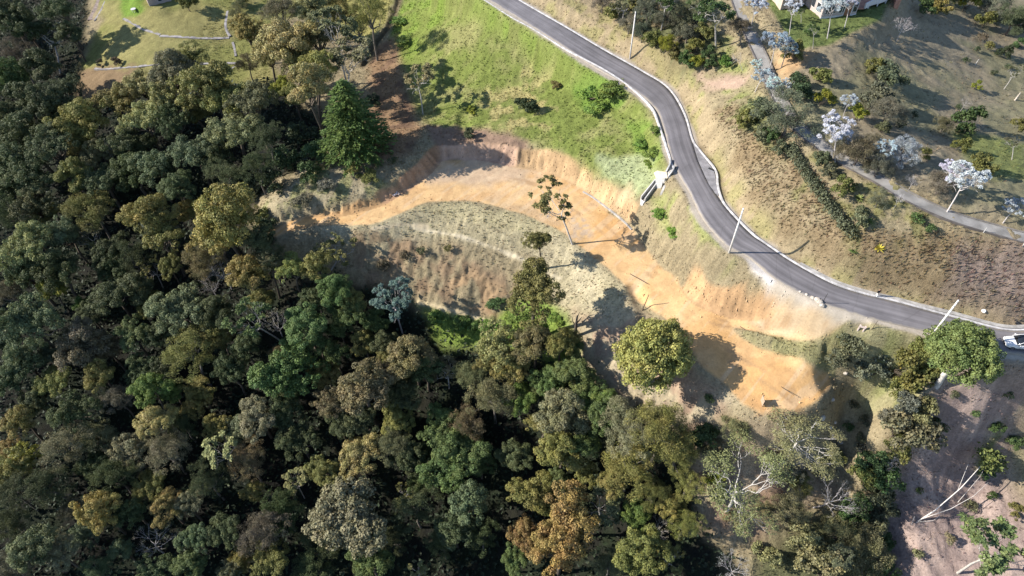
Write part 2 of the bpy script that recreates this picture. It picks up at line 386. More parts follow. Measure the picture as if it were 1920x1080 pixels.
# bare soil: platform, cut faces, ramp
soil = 1 - sstep(-.25, .35, D_plat + .22 * jit)
soil_c = np.array((.46, .275, .118))
lay(soil, soil_c, 0, (mix(n1, .45, .62), (.50, .33, .165)))
lay(soil * mix(n2, .5, .66) * .55, (.35, .21, .10), 0)
lay(soil * zone("830 300;930 300;1000 318;960 350;860 350;810 340", 1.5, 1.4), (.40, .29, .19), 0)
lay(soil * zone("900 372;1000 385;1050 420;1010 412;950 392", 1.0, 1.2) * .8, (.36, .25, .145), 0)
lay(soil * zone("1405 590;1560 575;1600 590;1530 640;1440 625", 1.5, .6), (.37, .29, .195), .1)
lay(zone("1072 415;1102 410;1106 440;1092 455;1078 450", .8, 1.2) * .55 * mix(n3, .3, .6), (.25, .225, .21), .1)
lay(soil * mix(fbm((XX - YY) / 1.1, (XX + YY) / 9, 3, 71), .56, .66) * .4, (.48, .365, .24), 0)
cutL = [("770 285;800 272;830 262", 6, (.30, .18, .105)), ("940 285;1000 285;1050 305;1110 340;1160 385", 5, (.36, .245, .135)), ("860 285;900 285;940 285", 4, (.36, .24, .17)),
        ("1290 520;1340 520;1400 560;1470 590", 5, (.37, .235, .125)), ("540 420;600 400;680 390;740 360", 4.5, (.33, .205, .10)), ("700 320;740 345;770 345", 4, (.36, .22, .13))]
cutzone = np.maximum.reduce([zone(q, .45, .5) for q in ("1272 540;1300 505;1328 490;1352 505;1400 545;1478 584;1462 594;1340 594;1290 565", "756 275;785 258;835 250;860 268;845 298;830 305;790 345;762 365;742 365;752 320", "835 268;900 262;960 262;1010 272;1065 296;1130 340;1200 372;1185 415;1130 392;1080 352;1020 322;960 312;880 300;840 300", "530 436;560 414;600 400;640 388;690 370;745 350;760 370;700 402;610 416")])
for s, w, c in cutL:
    D, _ = ldist(wpoly(s), w + 6)
    m = (1 - sstep(w - 1.5, w + .8, D + jit * .6)) * sstep(.05, .35, wall + np.where((D_plat > -.3) & (D_plat < .6), .3, 0)) * (D_plat > -.4) * cutzone
    tone = .78 + .44 * ribn
    lay(m, np.array(c) * tone[..., None], 0)
wedge = zone('1385 622;1430 625;1485 638;1525 640;1562 632;1572 660;1566 704;1530 690;1470 668;1420 652', .5, .35)
lay(wedge, (.235, .205, .115), 1, (mix(n2, .4, .6), (.19, .175, .085)))
soil = soil * (1 - wedge)
lay((1 - sstep(.5, 2.2, np.hypot(*(XX - hit(1160, 378)[0], YY - hit(1160, 378)[1])) + jit)) , (.46, .33, .20), 0)
lay(strip("770 425;850 440;920 462;990 490;1050 522", .28, .35), (.43, .37, .26), 0)
lay(strip("700 428;760 422;800 426", .35, .3), (.4, .33, .22), 0)
lay(strip("785 566;830 578;880 592;925 607", .33, .25), (.42, .34, .21), 0)
for tk_ in ("1545 594;1420 606;1340 596;1290 560;1225 505;1165 450;1090 385;1000 345;900 325", "1550 604;1425 614;1335 606;1280 570;1213 512;1153 458;1080 395;990 357;890 338", "1500 745;1440 700;1380 665;1320 625;1275 585", "1488 757;1425 712;1365 677;1305 640;1260 600"):
    lay(strip(tk_, .20, .22, .35) * soil * mix(n2, .38, .55) * .75, (.30, .19, .10), 0)
# road verges
lay(np.where(Dr < 6, 1 - sstep(.7, 1.5, D_road + .25 * jit), 0) * (1 - sstep(0, .6, -soil + .6)), (.33, .285, .225), 0)
lay(1 - sstep(.55, 1.1, D_road + .3 * jit), (.335, .29, .235), 0)
lay(zone("1395 482;1420 492;1455 520;1445 532;1420 512", .5, .4), (.48, .44, .40), 0)
for g in (D_g1,): lay(1 - sstep(.6, 2.0, g), (.085, .07, .042), .5)
col *= (1 + .42 * (comb - .5) * grassy + .22 * (n3 - .5) + .22 * (n2 - .5) + .16 * (n4 - .5))[..., None]
col = np.clip(col, .012, .75)

# ================================================================ helpers for meshes, materials, objects
def tag(o, label=None, cat=None, group=None, kind=None):
    if label: o['label'] = label
    if cat: o['category'] = cat
    if group: o['group'] = group
    if kind: o['kind'] = kind
    return o
def link(o, parent=None):
    C.objects.link(o)
    if parent is not None: o.parent = parent
    return o
def empty(name, loc, rz=0.0):
    o = bpy.data.objects.new(name, None); o.location = loc; o.rotation_euler = (0, 0, rz); o.empty_display_size = .2
    return link(o)
def np_mesh(name, V, F, mat=None, smooth=False):
    """V (n,3), F (m,k) with one k"""
    V = np.asarray(V, np.float32); F = np.asarray(F, np.int32); k = F.shape[1]
    me = bpy.data.meshes.new(name)
    me.vertices.add(len(V)); me.vertices.foreach_set('co', V.ravel())
    me.loops.add(F.size); me.loops.foreach_set('vertex_index', F.ravel())
    me.polygons.add(len(F)); me.polygons.foreach_set('loop_start', np.arange(0, F.size, k, dtype=np.int32))
    me.polygons.foreach_set('use_smooth', np.full(len(F), smooth))
    me.update(calc_edges=True)
    if mat: me.materials.append(mat)
    return me
def attr(me, name, typ, dom, data):
    a = me.attributes.new(name, typ, dom)
    a.data.foreach_set('color' if 'COLOR' in typ else 'value', np.asarray(data, np.float32).ravel())
class MB:
    """collects boxes, tubes and prisms for ONE mesh"""
    def __init__(s): s.V = []; s.F = []
    def add(s, V, F):
        k = len(s.V); s.V += [tuple(map(float, v)) for v in V]; s.F += [tuple(i + k for i in f) for f in F]; return s
    def box(s, c, d, rz=0, rx=0, ry=0):
        R = Euler((rx, ry, rz)).to_matrix(); hx, hy, hz = d[0] / 2, d[1] / 2, d[2] / 2
        V = [Vector(c) + R @ Vector((a * hx, b * hy, e * hz)) for e in (-1, 1) for a, b in ((-1, -1), (1, -1), (1, 1), (-1, 1))]
        return s.add(V, [(3, 2, 1, 0), (4, 5, 6, 7), (0, 1, 5, 4), (1, 2, 6, 5), (2, 3, 7, 6), (3, 0, 4, 7)])
    def tube(s, P, R, n=6, cap=True):
        P = [Vector(p) for p in P]; R = R if hasattr(R, '__len__') else [R] * len(P); V = []; F = []
        for i, p in enumerate(P):
            t = (P[min(i + 1, len(P) - 1)] - P[max(i - 1, 0)]).normalized()
            a = t.cross(Vector((0, 0, 1)) if abs(t.z) < .9 else Vector((1, 0, 0))).normalized(); b = t.cross(a)
            for j in range(n):
                q = 2 * math.pi * j / n; V.append(p + (a * math.cos(q) + b * math.sin(q)) * R[i])
        for i in range(len(P) - 1):
            for j in range(n): F.append((i * n + j, i * n + (j + 1) % n, (i + 1) * n + (j + 1) % n, (i + 1) * n + j))
        if cap: F.append(tuple(range(n))[::-1]); F.append(tuple((len(P) - 1) * n + j for j in range(n)))
        return s.add(V, F)
    def prism(s, P, z0, z1):
        n = len(P)
        f0 = z0 if hasattr(z0, '__len__') else [z0] * n; f1 = z1 if hasattr(z1, '__len__') else [z1] * n
        V = [(p[0], p[1], f0[i]) for i, p in enumerate(P)] + [(p[0], p[1], f1[i]) for i, p in enumerate(P)]
        return s.add(V, [tuple(range(n))[::-1], tuple(range(n, 2 * n))] + [(i, (i + 1) % n, n + (i + 1) % n, n + i) for i in range(n)])
    def wall(s, L, w, z0, z1):
        """a band W wide along the plan line L with z0, z1 lists"""
        L = np.asarray(L)[:, :2]; n = len(L)
        T = np.gradient(L, axis=0); T /= np.linalg.norm(T, axis=1)[:, None] + 1e-9; N = np.stack([-T[:, 1], T[:, 0]], 1) * w / 2
        A = L + N; B = L - N; V = []; F = []
        z0 = np.broadcast_to(z0, n); z1 = np.broadcast_to(z1, n)
        for i in range(n): V += [(*A[i], z0[i]), (*A[i], z1[i]), (*B[i], z1[i]), (*B[i], z0[i])]
        for i in range(n - 1):
            for j in range(4): F.append((4 * i + j, 4 * i + (j + 1) % 4, 4 * i + 4 + (j + 1) % 4, 4 * i + 4 + j))
        F += [(0, 3, 2, 1) if False else (0, 1, 2, 3), tuple(4 * n - 4 + j for j in (3, 2, 1, 0))]
        return s.add(V, F)
    def build(s, name, mat, parent=None, loc=None, smooth=False, bevel=0):
        me = bpy.data.meshes.new(name); me.from_pydata(s.V, [], s.F); me.materials.append(mat)
        import bmesh
        bm = bmesh.new(); bm.from_mesh(me); bmesh.ops.recalc_face_normals(bm, faces=bm.faces[:]); bm.to_mesh(me); bm.free()
        if smooth: me.polygons.foreach_set('use_smooth', [True] * len(me.polygons))
        o = bpy.data.objects.new(name, me)
        if loc is not None: o.location = loc
        if bevel:
            m = o.modifiers.new('bevel', 'BEVEL'); m.width = bevel; m.segments = 2; m.limit_method = 'ANGLE'
        return link(o, parent)

def mat(name, base, rough=.8, spec=.25, noise=.25, scale=3.0, metal=0.0, bump=0.0, bscale=20.0, second=None, coat=0):
    m = bpy.data.materials.new(name); m.use_nodes = True; nt = m.node_tree; b = nt.nodes['Principled BSDF']
    b.inputs['Roughness'].default_value = rough; b.inputs['Specular IOR Level'].default_value = spec; b.inputs['Metallic'].default_value = metal
    if coat: b.inputs['Coat Weight'].default_value = coat
    tc = nt.nodes.new('ShaderNodeTexCoord'); nz = nt.nodes.new('ShaderNodeTexNoise'); nz.inputs['Scale'].default_value = scale; nz.inputs['Detail'].default_value = 6
    nt.links.new(tc.outputs['Object'], nz.inputs['Vector'])
    cr = nt.nodes.new('ShaderNodeMix'); cr.data_type = 'RGBA'
    b2 = second if second else tuple(c * (1 - noise) for c in base)
    cr.inputs[6].default_value = (*[min(1, c * (1 + noise * .6)) for c in base], 1); cr.inputs[7].default_value = (*b2, 1)
    mr = nt.nodes.new('ShaderNodeMapRange'); mr.inputs[1].default_value = .35; mr.inputs[2].default_value = .65
    nt.links.new(nz.outputs[0], mr.inputs[0]); nt.links.new(mr.outputs[0], cr.inputs[0]); nt.links.new(cr.outputs[2], b.inputs['Base Color'])
    if bump:
        n2_ = nt.nodes.new('ShaderNodeTexNoise'); n2_.inputs['Scale'].default_value = bscale; n2_.inputs['Detail'].default_value = 4
        nt.links.new(tc.outputs['Object'], n2_.inputs['Vector'])
        bp = nt.nodes.new('ShaderNodeBump'); bp.inputs['Strength'].default_value = bump; bp.inputs['Distance'].default_value = .05
        nt.links.new(n2_.outputs[0], bp.inputs['Height']); nt.links.new(bp.outputs[0], b.inputs['Normal'])
    return m

# ---------------------------------------------------------------- ground
def ground_material():
    m = bpy.data.materials.new('ground'); m.use_nodes = True; nt = m.node_tree; N = nt.nodes; Lk = nt.links
    b = N['Principled BSDF']; b.inputs['Roughness'].default_value = .95; b.inputs['Specular IOR Level'].default_value = .08
    a = N.new('ShaderNodeAttribute'); a.attribute_name = 'cover'; g = N.new('ShaderNodeAttribute'); g.attribute_name = 'grassy'
    tc = N.new('ShaderNodeTexCoord')
    f1 = N.new('ShaderNodeTexNoise'); f1.inputs['Scale'].default_value = 3.2; f1.inputs['Detail'].default_value = 8; f1.inputs['Roughness'].default_value = .72
    f2 = N.new('ShaderNodeTexNoise'); f2.inputs['Scale'].default_value = .55; f2.inputs['Detail'].default_value = 6; f2.inputs['Roughness'].default_value = .65
    for f in (f1, f2): Lk.new(tc.outputs['Object'], f.inputs['Vector'])
    def rng_(src, lo, hi, a0=.3, a1=.7):
        r = N.new('ShaderNodeMapRange'); r.inputs[1].default_value = a0; r.inputs[2].default_value = a1; r.inputs[3].default_value = lo; r.inputs[4].default_value = hi
        Lk.new(src, r.inputs[0]); return r.outputs[0]
    def math_(op, x, y):
        r = N.new('ShaderNodeMath'); r.operation = op
        for i, q in enumerate((x, y)):
            if hasattr(q, 'links'): Lk.new(q, r.inputs[i])
            else: r.inputs[i].default_value = q
        return r.outputs[0]
    amp = math_('ADD', math_('MULTIPLY', g.outputs['Fac'], .45), .26)
    v = math_('ADD', math_('MULTIPLY', rng_(f1.outputs[0], -.5, .5), amp), math_('MULTIPLY', rng_(f2.outputs[0], -.5, .5), .25))
    v = math_('ADD', v, 1.0)
    mx = N.new('ShaderNodeVectorMath'); mx.operation = 'SCALE'; Lk.new(a.outputs['Color'], mx.inputs[0]); Lk.new(v, mx.inputs['Scale'])
    Lk.new(mx.outputs[0], b.inputs['Base Color'])
    bp = N.new('ShaderNodeBump'); bp.inputs['Distance'].default_value = .22
    Lk.new(math_('ADD', math_('MULTIPLY', g.outputs['Fac'], .6), .28), bp.inputs['Strength'])
    Lk.new(f1.outputs[0], bp.inputs['Height']); Lk.new(bp.outputs[0], b.inputs['Normal'])
    return m
ny, nx = XX.shape
idx = np.arange(ny * nx).reshape(ny, nx)
quads = np.stack([idx[:-1, :-1], idx[:-1, 1:], idx[1:, 1:], idx[1:, :-1]], -1).reshape(-1, 4)
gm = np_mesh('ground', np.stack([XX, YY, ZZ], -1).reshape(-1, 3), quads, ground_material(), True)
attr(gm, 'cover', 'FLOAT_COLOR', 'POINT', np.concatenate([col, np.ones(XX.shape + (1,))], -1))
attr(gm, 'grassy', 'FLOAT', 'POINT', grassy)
tag(link(bpy.data.objects.new('ground', gm)), kind='structure')
def gz(x, y): return float(ground(x, y))
def gcol(x, y): return np.stack([interp(GX, GY, col[..., k], x, y) for k in range(3)], -1)

# ---------------------------------------------------------------- road
def asphalt_material(name, c, dark):
    m = mat(name, c, .85, .2, .16, .35)
    nt = m.node_tree; N = nt.nodes; Lk = nt.links; b = N['Principled BSDF']
    a = N.new('ShaderNodeAttribute'); a.attribute_name = 'across'
    al = N.new('ShaderNodeAttribute'); al.attribute_name = 'along'
    cm = N.new('ShaderNodeCombineXYZ'); Lk.new(a.outputs['Fac'], cm.inputs[0]); Lk.new(al.outputs['Fac'], cm.inputs[1])
    mp = N.new('ShaderNodeMapping'); mp.inputs['Scale'].default_value = (7.0, .035, 1); Lk.new(cm.outputs[0], mp.inputs[0])
    nz = N.new('ShaderNodeTexNoise'); nz.inputs['Scale'].default_value = 1; nz.inputs['Detail'].default_value = 4; Lk.new(mp.outputs[0], nz.inputs['Vector'])
    mr = N.new('ShaderNodeMapRange'); mr.inputs[1].default_value = .35; mr.inputs[2].default_value = .65; mr.inputs[3].default_value = .78; mr.inputs[4].default_value = 1.16
    Lk.new(nz.outputs[0], mr.inputs[0])
    # dusty margins and worn tracks
    e1 = N.new('ShaderNodeMath'); e1.operation = 'SUBTRACT'; Lk.new(a.outputs['Fac'], e1.inputs[0]); e1.inputs[1].default_value = .5
    e2 = N.new('ShaderNodeMath'); e2.operation = 'ABSOLUTE'; Lk.new(e1.outputs[0], e2.inputs[0])
    tcw = N.new('ShaderNodeTexCoord'); nw = N.new('ShaderNodeTexNoise'); nw.inputs['Scale'].default_value = .9; nw.inputs['Detail'].default_value = 6; Lk.new(tcw.outputs['Object'], nw.inputs['Vector'])
    e3 = N.new('ShaderNodeMath'); e3.operation = 'MULTIPLY_ADD'; Lk.new(nw.outputs[0], e3.inputs[0]); e3.inputs[1].default_value = .22; Lk.new(e2.outputs[0], e3.inputs[2])
    e4 = N.new('ShaderNodeMapRange'); e4.inputs[1].default_value = .52; e4.inputs[2].default_value = .62; Lk.new(e3.outputs[0], e4.inputs[0])
    old0 = b.inputs['Base Color'].links[0].from_socket
    dm = N.new('ShaderNodeMix'); dm.data_type = 'RGBA'; dm.inputs[7].default_value = (.27, .235, .19, 1); Lk.new(e4.outputs[0], dm.inputs[0]); Lk.new(old0, dm.inputs[6]); Lk.new(dm.outputs[2], b.inputs['Base Color'])
    vo = N.new('ShaderNodeTexVoronoi'); vo.feature = 'DISTANCE_TO_EDGE'; vo.inputs['Scale'].default_value = .16; Lk.new(tcw.outputs['Object'], vo.inputs['Vector'])
    vr = N.new('ShaderNodeMapRange'); vr.inputs[1].default_value = .0; vr.inputs[2].default_value = .012; vr.inputs[3].default_value = .86; vr.inputs[4].default_value = 1.0; Lk.new(vo.outputs['Distance'], vr.inputs[0])
    vs = N.new('ShaderNodeVectorMath'); vs.operation = 'SCALE'; Lk.new(dm.outputs[2], vs.inputs[0]); Lk.new(vr.outputs[0], vs.inputs['Scale']); Lk.new(vs.outputs[0], b.inputs['Base Color'])
    old = b.inputs['Base Color'].links[0].from_socket
    sc = N.new('ShaderNodeVectorMath'); sc.operation = 'SCALE'; Lk.new(old, sc.inputs[0]); Lk.new(mr.outputs[0], sc.inputs['Scale']); Lk.new(sc.outputs[0], b.inputs['Base Color'])
    return m
M_ASPH = asphalt_material('asphalt', (.165, .154, .160), .9)
M_BAY = mat('worn_concrete', (.235, .225, .23), .85, .2, .25, 1.2, bump=.2)
M_KERB = mat('kerb_concrete', (.50, .48, .47), .8, .2, .3, 1.5, bump=.2)
M_CONC = mat('concrete', (.36, .34, .315), .85, .2, .3, 1.2, bump=.3)
M_CONCD = mat('dark_concrete', (.12, .105, .095), .85, .2, .3, 1.2)  # darker concrete, for the trough floor and one path edging
M_WHITE = mat('whitewash', (.38, .37, .355), .7, .25, .18, 2.0)
rows = 9
T = np.linspace(0, 1, rows)
Vr = (RL[:, None] * (1 - T)[None, :, None] + RR[:, None] * T[None, :, None])
crown_h = .06 * (1 - (2 * T - 1) ** 2)
Vr[..., 2] += .02 + crown_h[None]
skL = Vr[:, :1].copy(); skL[..., 2] -= .35; skR = Vr[:, -1:].copy(); skR[..., 2] -= .35
Vr = np.concatenate([skL, Vr, skR], 1); nr = rows + 2
ir = np.arange(len(RL) * nr).reshape(len(RL), nr)
rm = np_mesh('road', Vr.reshape(-1, 3), np.stack([ir[:-1, :-1], ir[:-1, 1:], ir[1:, 1:], ir[1:, :-1]], -1).reshape(-1, 4), M_ASPH, True)
al = np.concatenate([[0], np.cumsum(np.linalg.norm(np.diff(RC, axis=0), axis=1))])
attr(rm, 'across', 'FLOAT', 'POINT', np.tile(np.concatenate([[0], T, [1]]), (len(RL), 1)))
attr(rm, 'along', 'FLOAT', 'POINT', np.repeat(al, nr))
tag(link(bpy.data.objects.new('road', rm)), kind='structure')
BAYZ = [gz(p[0], p[1]) for p in BAY]
tag(MB().prism(BAY, [z - .3 for z in BAYZ], [z + .105 for z in BAYZ]).build('parking_bay', M_BAY), kind='structure')
# kerbs: right hand one runs round the bay; left hand one ends at the culvert
KR = np.array([pz(*q) for q in pts("876 -60 5;973 0 4;1063 52 3.1;1132 93 2.2;1207 135 1.6;1254 166 1.1;1283 213 .8;1298 262 .5;1311 281 .4;1325 298 .35;1337 312 .3;1344 327 .25;1345 343 .2;1350 365 .1;1362 388 0;1407 435 -.2;1439 459 -.4;1492 494 -.7;1562 531 -1;1622 551 -1.3;1677 564 -1.6;1792 595 -2;1879 617 -2.4;1937 619 -2.6;2042 624 -3")])
def kerb(P, w, up, name='kerb'):
    L = smooth_line(P, .5); z = interp(GX, GY, ZZ, L[:, 0], L[:, 1])
    return tag(MB().wall(L, w, L[:, 2] - .4, L[:, 2] + up).build(name, M_KERB), kind='structure')
kerb(KR, .28, .12)
KL = np.array([pz(*q) for q in pts("812 -60 5.2;907 0 4;957 32 3.5;1003 57 3.1;1053 88 2.7;1090 108 2.4;1140 135 2;1187 168 1.5;1222 202 1.2;1235 233 .95;1250 277 .6;1262 315 .4")])
kerb(KL, .24, .10)
# a paler concrete gutter behind the kerb on the lower stretch
GUT = np.array([pz(*q) for q in pts("1500 494 -.6;1562 526 -.95;1622 546 -1.25;1677 559 -1.55;1730 573 -1.7;1792 588 -1.95;1879 611 -2.35;1937 612 -2.55;2042 617 -2.9")])
tag(MB().wall(smooth_line(GUT, .6), .55, smooth_line(GUT, .6)[:, 2] - .4, smooth_line(GUT, .6)[:, 2] + .05).build('gutter', M_CONC), kind='structure')

# ---------------------------------------------------------------- footpaths
for L, hw, D in path_lines:
    n = len(L); z = interp(GX, GY, ZZ, L[:, 0], L[:, 1])
    z = np.convolve(np.pad(z, 4, mode='edge'), np.ones(9) / 9, 'valid')
    tag(MB().wall(L, 2 * hw - .3, z - .5, z + .10).build('footpath', mat('path_concrete', (.27, .255, .235), .85, .2, .3, .5, bump=.3)), kind='structure')
    T_ = np.gradient(L[:, :2], axis=0); T_ /= np.linalg.norm(T_, axis=1)[:, None]; Nn = np.stack([-T_[:, 1], T_[:, 0]], 1)
    for sgn in (-1, 1):
        tag(MB().wall(L[:, :2] + Nn * sgn * hw, .22, z - .5, z + .19).build('path_edging', M_CONCD if sgn < 0 else mat('edging', (.2, .18, .16), .9, .2, .3, 1)), kind='structure')
def ribbon(s, w, name, m, up=.07):
    L = smooth_line(wpoly(s), .7); z = interp(GX, GY, ZZ, L[:, 0], L[:, 1]); z = np.convolve(np.pad(z, 3, mode='edge'), np.ones(7) / 7, 'valid')
    return tag(MB().wall(L, w, z - .6, z + up).build(name, m), kind='structure')
M_LAWNPATH = mat('lawn_path_concrete', (.27, .25, .245), .85, .2, .35, .7)
for s, w in (("232 35;250 44;268 54;285 60;300 65", .65), ("300 67;330 69;370 71;405 72;430 71", .8), ("427 19;424 35;423 50;427 62;432 69", .55), ("433 72;437 82;440 93;442 106", .5),
             ("178 129;215 128;250 125;290 121;340 119", .75), ("375 119;400 119;425 119;442 119", .75), ("440 124;430 131;419 137", .5), ("197 2;190 18;178 40", .45), ("470 103;476 105", .8)):
    ribbon(s, w, 'lawn_path', M_LAWNPATH)
ribbon("190 -10;184 8;170 38", 1.6, 'driveway', mat('gravel_drive', (.25, .20, .17), .9, .1, .3, 2), .03)

# ================================================================ vegetation
def foliage_material():
    m = bpy.data.materials.new('foliage'); m.use_nodes = True; nt = m.node_tree; N = nt.nodes; Lk = nt.links
    b = N['Principled BSDF']; b.inputs['Roughness'].default_value = .62; b.inputs['Specular IOR Level'].default_value = .22
    oi = N.new('ShaderNodeObjectInfo'); a = N.new('ShaderNodeAttribute'); a.attribute_name = 'tone'; w = N.new('ShaderNodeAttribute'); w.attribute_name = 'warm'
    sc = N.new('ShaderNodeVectorMath'); sc.operation = 'SCALE'; Lk.new(oi.outputs['Color'], sc.inputs[0]); Lk.new(a.outputs['Fac'], sc.inputs['Scale'])
    mx = N.new('ShaderNodeMix'); mx.data_type = 'RGBA'; mx.blend_type = 'MULTIPLY'; mx.inputs[7].default_value = (1.28, 1.10, .70, 1)
    tc = N.new('ShaderNodeTexCoord'); nz = N.new('ShaderNodeTexNoise'); nz.inputs['Scale'].default_value = 4.0; nz.inputs['Detail'].default_value = 3; ad = N.new('ShaderNodeVectorMath'); ad.operation = 'ADD'
    cb = N.new('ShaderNodeCombineXYZ'); Lk.new(oi.outputs['Random'], cb.inputs[0]); m10 = N.new('ShaderNodeVectorMath'); m10.operation = 'SCALE'; m10.inputs['Scale'].default_value = 40; Lk.new(cb.outputs[0], m10.inputs[0])
    Lk.new(tc.outputs['Object'], ad.inputs[0]); Lk.new(m10.outputs[0], ad.inputs[1]); Lk.new(ad.outputs[0], nz.inputs['Vector'])
    hs = N.new('ShaderNodeHueSaturation'); mr = N.new('ShaderNodeMapRange'); mr.inputs[1].default_value = .3; mr.inputs[2].default_value = .7; mr.inputs[3].default_value = .482; mr.inputs[4].default_value = .522; Lk.new(nz.outputs[0], mr.inputs[0]); Lk.new(mr.outputs[0], hs.inputs['Hue'])
    mv = N.new('ShaderNodeMapRange'); mv.inputs[1].default_value = .3; mv.inputs[2].default_value = .7; mv.inputs[3].default_value = 1.25; mv.inputs[4].default_value = .8; Lk.new(nz.outputs[0], mv.inputs[0]); Lk.new(mv.outputs[0], hs.inputs['Value'])
    Lk.new(w.outputs['Fac'], mx.inputs[0]); Lk.new(sc.outputs[0], hs.inputs['Color']); Lk.new(hs.outputs[0], mx.inputs[6]); Lk.new(mx.outputs[2], b.inputs['Base Color'])
    tr = N.new('ShaderNodeBsdfTranslucent'); Lk.new(mx.outputs[2], tr.inputs[0]); ms = N.new('ShaderNodeMixShader'); ms.inputs[0].default_value = .15
    Lk.new(b.outputs[0], ms.inputs[1]); Lk.new(tr.outputs[0], ms.inputs[2]); Lk.new(ms.outputs[0], N['Material Output'].inputs['Surface'])
    return m
def bark_material():
    m = bpy.data.materials.new('bark'); m.use_nodes = True; nt = m.node_tree; N = nt.nodes; Lk = nt.links
    b = N['Principled BSDF']; b.inputs['Roughness'].default_value = .9; b.inputs['Specular IOR Level'].default_value = .1
    oi = N.new('ShaderNodeObjectInfo'); tc = N.new('ShaderNodeTexCoord'); nz = N.new('ShaderNodeTexNoise'); nz.inputs['Scale'].default_value = 30; nz.inputs['Detail'].default_value = 4
    Lk.new(tc.outputs['Object'], nz.inputs['Vector']); mr = N.new('ShaderNodeMapRange'); mr.inputs[1].default_value = .3; mr.inputs[2].default_value = .7; mr.inputs[3].default_value = .65; mr.inputs[4].default_value = 1.2
    Lk.new(nz.outputs[0], mr.inputs[0]); sc = N.new('ShaderNodeVectorMath'); sc.operation = 'SCALE'; Lk.new(oi.outputs['Color'], sc.inputs[0]); Lk.new(mr.outputs[0], sc.inputs['Scale'])
    Lk.new(sc.outputs[0], b.inputs['Base Color'])
    return m
M_LEAF = foliage_material(); M_BARK = bark_material()

def unit(v): return v / (np.linalg.norm(v, axis=-1, keepdims=True) + 1e-9)
def rdir(n): return unit(rng.normal(size=(n, 3)))
def leaf_mesh(name, P, Nrm, size, tone, warm, aspect=1.0, along=None):
    """one bent leaf-clump face per point"""
    n = len(P); t = unit(np.cross(Nrm, rdir(n))) if along is None else unit(along)
    bt = unit(np.cross(Nrm, t)); s = size[:, None]
    A = P + t * s * .55; B = P + bt * s * .5 / aspect + Nrm * s * .10; D = P - bt * s * .5 / aspect + Nrm * s * .10; E = P - t * s * .55
    V = np.stack([A, B, E, D], 1).reshape(-1, 3)
    me = np_mesh(name, V, np.arange(4 * n).reshape(n, 4), M_LEAF)
    attr(me, 'tone', 'FLOAT', 'FACE', tone); attr(me, 'warm', 'FLOAT', 'FACE', warm)
    return me
def crown_clumps(lobes, per, rl, rc, flat=.75, seedr=None, top=True):
    """centres and radii of leaf clumps: LOBES big boughs, each with PER clumps over its upper surface"""
    Cc = []; R = []
    for i in range(lobes):
        if lobes == 1: c = np.zeros(3); r = .5 - rc
        else:
            a = 2 * math.pi * (i + rng.uniform(-.3, .3)) / max(1, lobes - 1); rad = rng.uniform(0, .1) if i == 0 else rng.uniform(.17, .40)
            c = np.array([math.cos(a) * rad, math.sin(a) * rad, rng.uniform(-.2, .2) + (.12 if i == 0 else 0)]); r = rl * rng.uniform(.55, 1.3)
        d = rdir(per * 3); d = d[d[:, 2] > -.45][:per]
        k = rng.uniform(.72, 1.08, size=(len(d), 1))
        Cc.append(c + d * r * k * [1, 1, flat]); R.append(rc * rng.uniform(.65, 1.35, len(d)))
    return np.vstack(Cc), np.concatenate(R)
def clump_crown(name, Cc, R, per, lsize, shell=.55, aspect=1.0, warmth=.35, loose=.6, core=0):
    P = []; Nn = []; T_ = []; Wm = []
    if core:
        q = Cc[rng.integers(0, len(Cc), core)] * rng.uniform(.3, .85, (core, 1)); P.append(q + rng.normal(size=(core, 3)) * .035); Nn.append(unit(rng.normal(size=(core, 3)) * .7 + [0, 0, 1])); T_.append(rng.uniform(.7, 1.2, core)); Wm.append(np.zeros(core))
    for c, r in zip(Cc, R):
        n = int(per * (r / R.mean()) ** 2); d = rdir(int(n * 1.5)); d = d[d[:, 2] > -.65][:n]; n = len(d)
        k = (shell + (1.05 - shell) * rng.random((n, 1)) ** .5)
        P.append(c + d * r * k * [1, 1, .85]); Nn.append(unit(d + rng.normal(size=(n, 3)) * loose * .75 + [0, 0, .25]))
        T_.append(rng.uniform(.72, 1.3, n) * rng.uniform(.8, 1.22)); Wm.append(np.clip(rng.uniform(-.4, 1) * warmth + rng.normal(size=n) * .15, 0, 1))
    P = np.vstack(P); n = len(P); sz_ = lsize * rng.uniform(.6, 1.35, n); sz_[:core] *= 2.2
    return leaf_mesh(name, P, np.vstack(Nn), sz_, np.concatenate(T_), np.concatenate(Wm), aspect)
def tubes_mesh(name, chains, nseg=5):
    """chains: (points (k,3), radii (k))"""
    V = []; F = []; off = 0
    for P, R in chains:
        P = np.asarray(P, float); k = len(P); t = unit(np.gradient(P, axis=0))
        ref = np.where(np.abs(t[:, 2:3]) < .9, [[0, 0, 1.0]], [[1.0, 0, 0]]); a = unit(np.cross(t, ref)); b_ = np.cross(t, a)
        q = np.arange(nseg) * 2 * math.pi / nseg
        ring = P[:, None] + (a[:, None] * np.cos(q)[None, :, None] + b_[:, None] * np.sin(q)[None, :, None]) * np.asarray(R)[:, None, None]
        V.append(ring.reshape(-1, 3)); i = np.arange(k - 1)[:, None] * nseg + np.arange(nseg)[None]; j = np.arange(k - 1)[:, None] * nseg + (np.arange(nseg)[None] + 1) % nseg
        F.append(np.stack([i, j, j + nseg, i + nseg], -1).reshape(-1, 4) + off); off += k * nseg
    return np_mesh(name, np.vstack(V), np.vstack(F), M_BARK, True)
